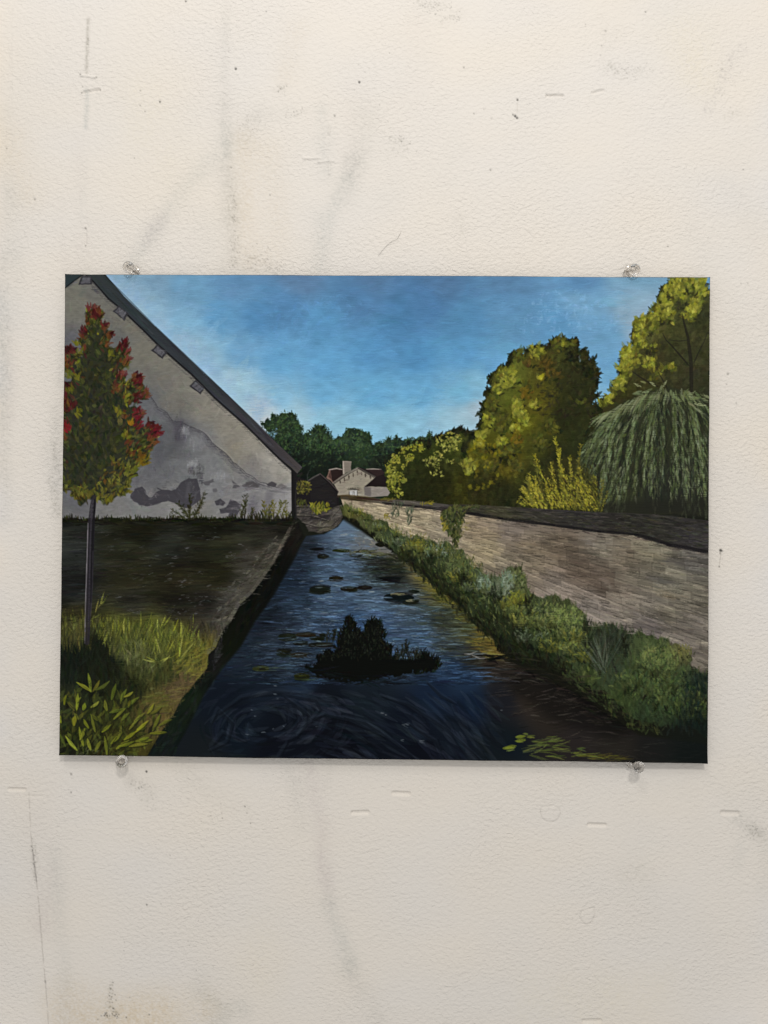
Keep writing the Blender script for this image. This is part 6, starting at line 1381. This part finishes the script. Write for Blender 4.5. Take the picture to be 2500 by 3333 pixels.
for cx_, cy_, rx_, ry_, n_, a_ in [(505, 490, 10, 80, 60, 0.35), (560, 560, 36, 26, 60, 0.35), (600, 575, 40, 14, 30, 0.4), (612, 192, 9, 12, 18, 0.45), (640, 245, 16, 8, 16, 0.35), (935, 12, 36, 18, 60, 0.4), (975, 38, 26, 10, 26, 0.4), (868, 305, 24, 18, 40, 0.3), (545, 270, 20, 22, 34, 0.3), (118, 1010, 12, 80, 70, 0.3), (1350, 150, 40, 16, 60, 0.3), (1570, 160, 26, 50, 50, 0.25),
                                 (300, 1700, 22, 12, 30, 0.4), (470, 1765, 60, 40, 22, 0.35), (72, 1850, 5, 40, 26, 0.5), (1630, 1795, 22, 16, 44, 0.35), (640, 1700, 16, 30, 18, 0.25), (330, 1740, 30, 30, 16, 0.3), (8, 800, 12, 200, 70, 0.25), (700, 180, 200, 120, 22, 0.3), (1300, 1900, 260, 180, 16, 0.2), (350, 2050, 200, 120, 14, 0.4)]:
    for k in range(n_):
        dot(cx_ + rx_ * RS.randn() * 0.6, cy_ + ry_ * RS.randn() * 0.6, 0.6 + 0.7 * RS.rand(), a_ * RS.uniform(0.5, 1.2), 0.12)
for x, y in [(385, 1898), (683, 2038), (1106, 2077), (1246, 2175)]:
    q = np.sqrt((XX - x) ** 2 + (YY - y) ** 2)
    REL += 0.5 * np.exp(-(q / 2.4) ** 2)


def dent(xa, ya, xb, yb, half, depth, lip=0.0):
    """trough left by a staple pulled and painted over"""
    A, B, c, d = box(min(xa, xb) - 12, min(ya, yb) - 12, max(xa, xb) + 12, max(ya, yb) + 12)
    q = seg_dist(XX[c:d, A:B], YY[c:d, A:B], [(xa, ya), (xb, yb)])
    REL[c:d, A:B] -= depth * smooth((half + 1.7 - q) / 3.6)
    if lip:
        REL[c:d, A:B] += lip * np.exp(-((q - half - 2.0) / 1.6) ** 2)


for a_ in [(1182, 206, 1215, 206, 3.2, 1.6, 0.1), (1280, 200, 1304, 195, 3.0, 1.2, 0.1), (1561, 1756, 1594, 1757, 4.6, 1.9, 0.1), (1273, 1782, 1307, 1783, 4.0, 1.8, 0.1), (1262, 2207, 1296, 2206, 4.2, 1.6, 0.1), (850, 1714, 883, 1715, 4.2, 1.6, 0.1), (762, 1756, 794, 1755, 4.2, 1.6, 0.1), (20, 1705, 53, 1706, 3.6, 1.5, 0.2), (57, 1719, 90, 1720, 2.0, 0.4, 0.1),
           (56, 1728, 56, 1733, 1.5, -0.5, 0.0), (95, 1726, 96, 1734, 1.5, -0.5, 0.0), (174, 162, 206, 167, 1.8, -1.0, 0.0), (181, 199, 213, 193, 3.2, 1.5, 0.15), (189, 166, 190, 196, 4.5, -0.12, 0.0), (656, 342, 690, 342, 2.2, -1.0, 0.1), (688, 350, 721, 348, 2.0, -0.9, 0.1), (711, 340, 712, 376, 2.4, -0.8, 0.0), (714, 268, 710, 287, 2.4, -0.8, 0.0), (184, 495, 184, 527, 2.6, 0.8, 0.1),
           (153, 1678, 153, 1708, 2.2, 0.25, 0.05), (1119, 218, 1117, 245, 2.0, 0.3, 0.05), (881, 340, 886, 346, 1.4, -0.5, 0.0), (903, 338, 906, 343, 1.2, 0.4, 0.0), (1557, 1190, 1558, 1222, 2.0, 0.4, 0.05), (1279, 1834, 1285, 1853, 0.7, 0.3, 0.0), (1285, 1853, 1293, 1870, 0.7, 0.3, 0.0), (1293, 1870, 1303, 1893, 0.7, 0.25, 0.0), (1303, 1893, 1305, 1934, 0.6, 0.15, 0.0), (62, 1715, 84, 1960, 0.5, 0.15, 0.0), (84, 1960, 106, 2240, 0.5, 0.15, 0.0), (1243, 1999, 1258, 1994, 0.8, 0.3, 0.0)]:
    dent(*a_)
dot(1557, 1189, 2.8, 0.85, 0.5); dot(1556, 1195, 1.8, 0.6, 0.3); dot(1554, 1224, 1.8, 0.6, 0.3)
stroke([(1558, 1192), (1556, 1208), (1554, 1222)], 1.6, C(120, 116, 110), 0.6, 0.6)
stroke([(1118, 222), (1117, 245)], 1.4, C(180, 176, 168), 0.6, 0.6)
# two old plugs, ringed by a hairline
for cx_, cy_, r0, poly in [(1189.5, 1758, 21, [(-20, -14), (-6, -16), (6, -18), (18, -12), (22, -2), (16, 12), (4, 18), (-8, 17), (-18, 10), (-22, -2)]), (1269.5, 1981, 16, [(-14, -12), (2, -17), (14, -21), (15, -6), (12, 8), (4, 15), (-4, 16), (-13, 8), (-17, 0)])]:
    pl = [(cx_ + a, cy_ + b) for a, b in poly]
    A, B, c, d = box(cx_ - 40, cy_ - 40, cx_ + 40, cy_ + 40)
    q = seg_dist(XX[c:d, A:B], YY[c:d, A:B], pl, True)
    ins_ = inside(XX[c:d, A:B], YY[c:d, A:B], pl)
    REL[c:d, A:B] -= 0.55 * np.exp(-(q / 1.1) ** 2)
    REL[c:d, A:B] += np.where(ins_, 0.22 * smooth(q / 2.5), 0)
    IMG[c:d, A:B] *= (1 - 0.12 * np.exp(-(q / 1.0) ** 2))[..., None]
IMG = np.clip(IMG, 0.08, 1.05)


def spaced(lo, hi, step, far, n_out):
    core = np.arange(lo, hi + step / 2, step)
    t = (np.arange(1, n_out + 1) / n_out) ** 2.2
    return np.concatenate([(lo - t * far)[::-1], core, hi + t * far])


wx = spaced(-0.40, 0.41, 0.00075, 2.2, 60)
wz = spaced(-0.53, 0.53, 0.00075, 1.4, 60)[::-1]
WX, WZ = np.meshgrid(wx, wz)
U, V_ = to_drawing(WX, np.zeros_like(WX), WZ)
rel = sample(REL, U, V_, X0, Y0)
und = 0.25 * np.sin(WX * 5.1 + 0.6) * np.sin(WZ * 3.7 + 1.1) + 0.15 * np.sin(WX * 11 + WZ * 7)
WY = -(rel + und - 0.4) * 0.001
inside_sheet = ((U > X0 + 2) & (U < X0 + PW - 3) & (V_ > Y0 + 2) & (V_ < Y0 + PH - 3))
tint = np.where(inside_sheet[..., None], sample(IMG, U, V_, X0, Y0), 1.0)
WALL_ALBEDO = np.array([0.768, 0.734, 0.684])
wall = grid_object("wall", np.stack([WX, WY, WZ], -1).reshape(-1, 3), WX.shape, m_wall, tint * WALL_ALBEDO, None)
wall["kind"] = "structure"

# ------------------------------------------------------------------ push pins
def lathe(profile, n=40):
    vs, fs = [], []
    for r, h in profile:
        for k in range(n):
            t = 2 * math.pi * k / n
            vs.append((r * math.cos(t), r * math.sin(t), h))
    m = len(profile)
    for i in range(m - 1):
        for k in range(n):
            fs.append((i * n + k, i * n + (k + 1) % n, (i + 1) * n + (k + 1) % n, (i + 1) * n + k))
    vs.append((0, 0, profile[0][1])); vs.append((0, 0, profile[-1][1]))
    for k in range(n):
        fs.append((len(vs) - 2, (k + 1) % n, k))
        fs.append((len(vs) - 1, (m - 1) * n + k, (m - 1) * n + (k + 1) % n))
    return vs, fs


mm = 0.001
PROF = [(a * mm, b * mm) for a, b in [(1.2, 0.0), (5.0, 0.0), (5.5, 0.15), (5.7, 0.55), (5.55, 1.0), (5.0, 1.35), (3.9, 1.7), (3.1, 2.3), (2.7, 3.2), (2.45, 4.6), (2.4, 6.2), (2.5, 7.8), (2.8, 9.2), (3.3, 10.2), (4.2, 11.0), (5.0, 11.5), (5.35, 12.0), (5.45, 12.7), (5.35, 13.3), (4.95, 13.75), (4.2, 13.95), (3.0, 13.9), (1.8, 13.8), (0.8, 13.75)]]
NEED = [(0.05 * mm, -8.0 * mm), (0.55 * mm, -6.5 * mm), (0.58 * mm, -0.01 * mm), (0.58 * mm, 5.0 * mm), (0.40 * mm, 5.6 * mm)]
import mathutils
pins = [
    # flange centre and cap centre on the survey sheet, flange depth, label
    ((438, 883), (415.5, 868), 0.0028, 0.0165, "clear push pin above the painting's upper left, above the painted roof"),
    ((2049, 881.5), (2068, 878), 0.0028, 0.0165, "clear push pin above the painting's upper right, above the painted trees"),
    ((397, 2479), (396.5, 2477.5), 0.0028, 0.0150, "clear push pin under the painting's lower left, below the painted leafy plant"),
    ((2056, 2481), (2083, 2499), 0.0028, 0.0165, "clear push pin under the painting's lower right, below the dark painted water"),
]
proto = None
for i, (fl, cap, d0, d1, label) in enumerate(pins):
    a = mathutils.Vector(from_drawing(fl[0] / D, fl[1] / D, -d0))
    b = mathutils.Vector(from_drawing(cap[0] / D, cap[1] / D, -d1))
    if proto is None:
        root = bpy.data.objects.new("push_pin", None)
        root.empty_display_size = 0.01
        col.objects.link(root)
        g = mesh_object("grip", *lathe(PROF, 56), m_clear, root)
        nd = mesh_object("needle", *lathe(NEED, 12), m_steel, root)
        proto = (root, g, nd)
    else:
        root = proto[0].copy()
        col.objects.link(root)
        for ch in proto[1:]:
            cc = ch.copy()
            cc.parent = root
            col.objects.link(cc)
    root.rotation_mode = 'QUATERNION'
    root.rotation_quaternion = (b - a).to_track_quat('Z', 'Y')
    root.location = a
    root["label"] = label
    root["category"] = "push pin"
    root["group"] = "push pins holding the painting"

# ------------------------------------------------------------------ a stray hair on the wall
hp = [from_drawing(u, v, -0.0006) for u, v in [(817, 552.6), (822, 546), (830, 536), (839, 527), (848, 520.5), (853, 519), (857, 517.5), (860, 513), (863, 507), (866.5, 500)]]
vs_, fs_ = [], []
R = 0.00009
for i, p in enumerate(hp):
    t = mathutils.Vector(hp[min(i + 1, len(hp) - 1)]) - mathutils.Vector(hp[max(i - 1, 0)])
    t.normalize()
    n_ = mathutils.Vector((0, 1, 0)); s_ = t.cross(n_).normalized()
    rr_ = R * (0.5 if i in (0, len(hp) - 1) else 1)
    for k in range(6):
        an = k * math.pi / 3
        q = mathutils.Vector(p) + (s_ * math.cos(an) + n_ * math.sin(an)) * rr_
        vs_.append(tuple(q))
for i in range(len(hp) - 1):
    for k in range(6):
        fs_.append((i * 6 + k, i * 6 + (k + 1) % 6, (i + 1) * 6 + (k + 1) % 6, (i + 1) * 6 + k))
fs_.append(tuple(range(5, -1, -1))); fs_.append(tuple(range((len(hp) - 1) * 6, len(hp) * 6)))
hair = mesh_object("hair", vs_, fs_, m_hair)
hair["label"] = "fine curved dark hair stuck to the wall just above the painting's top edge"
hair["category"] = "hair"
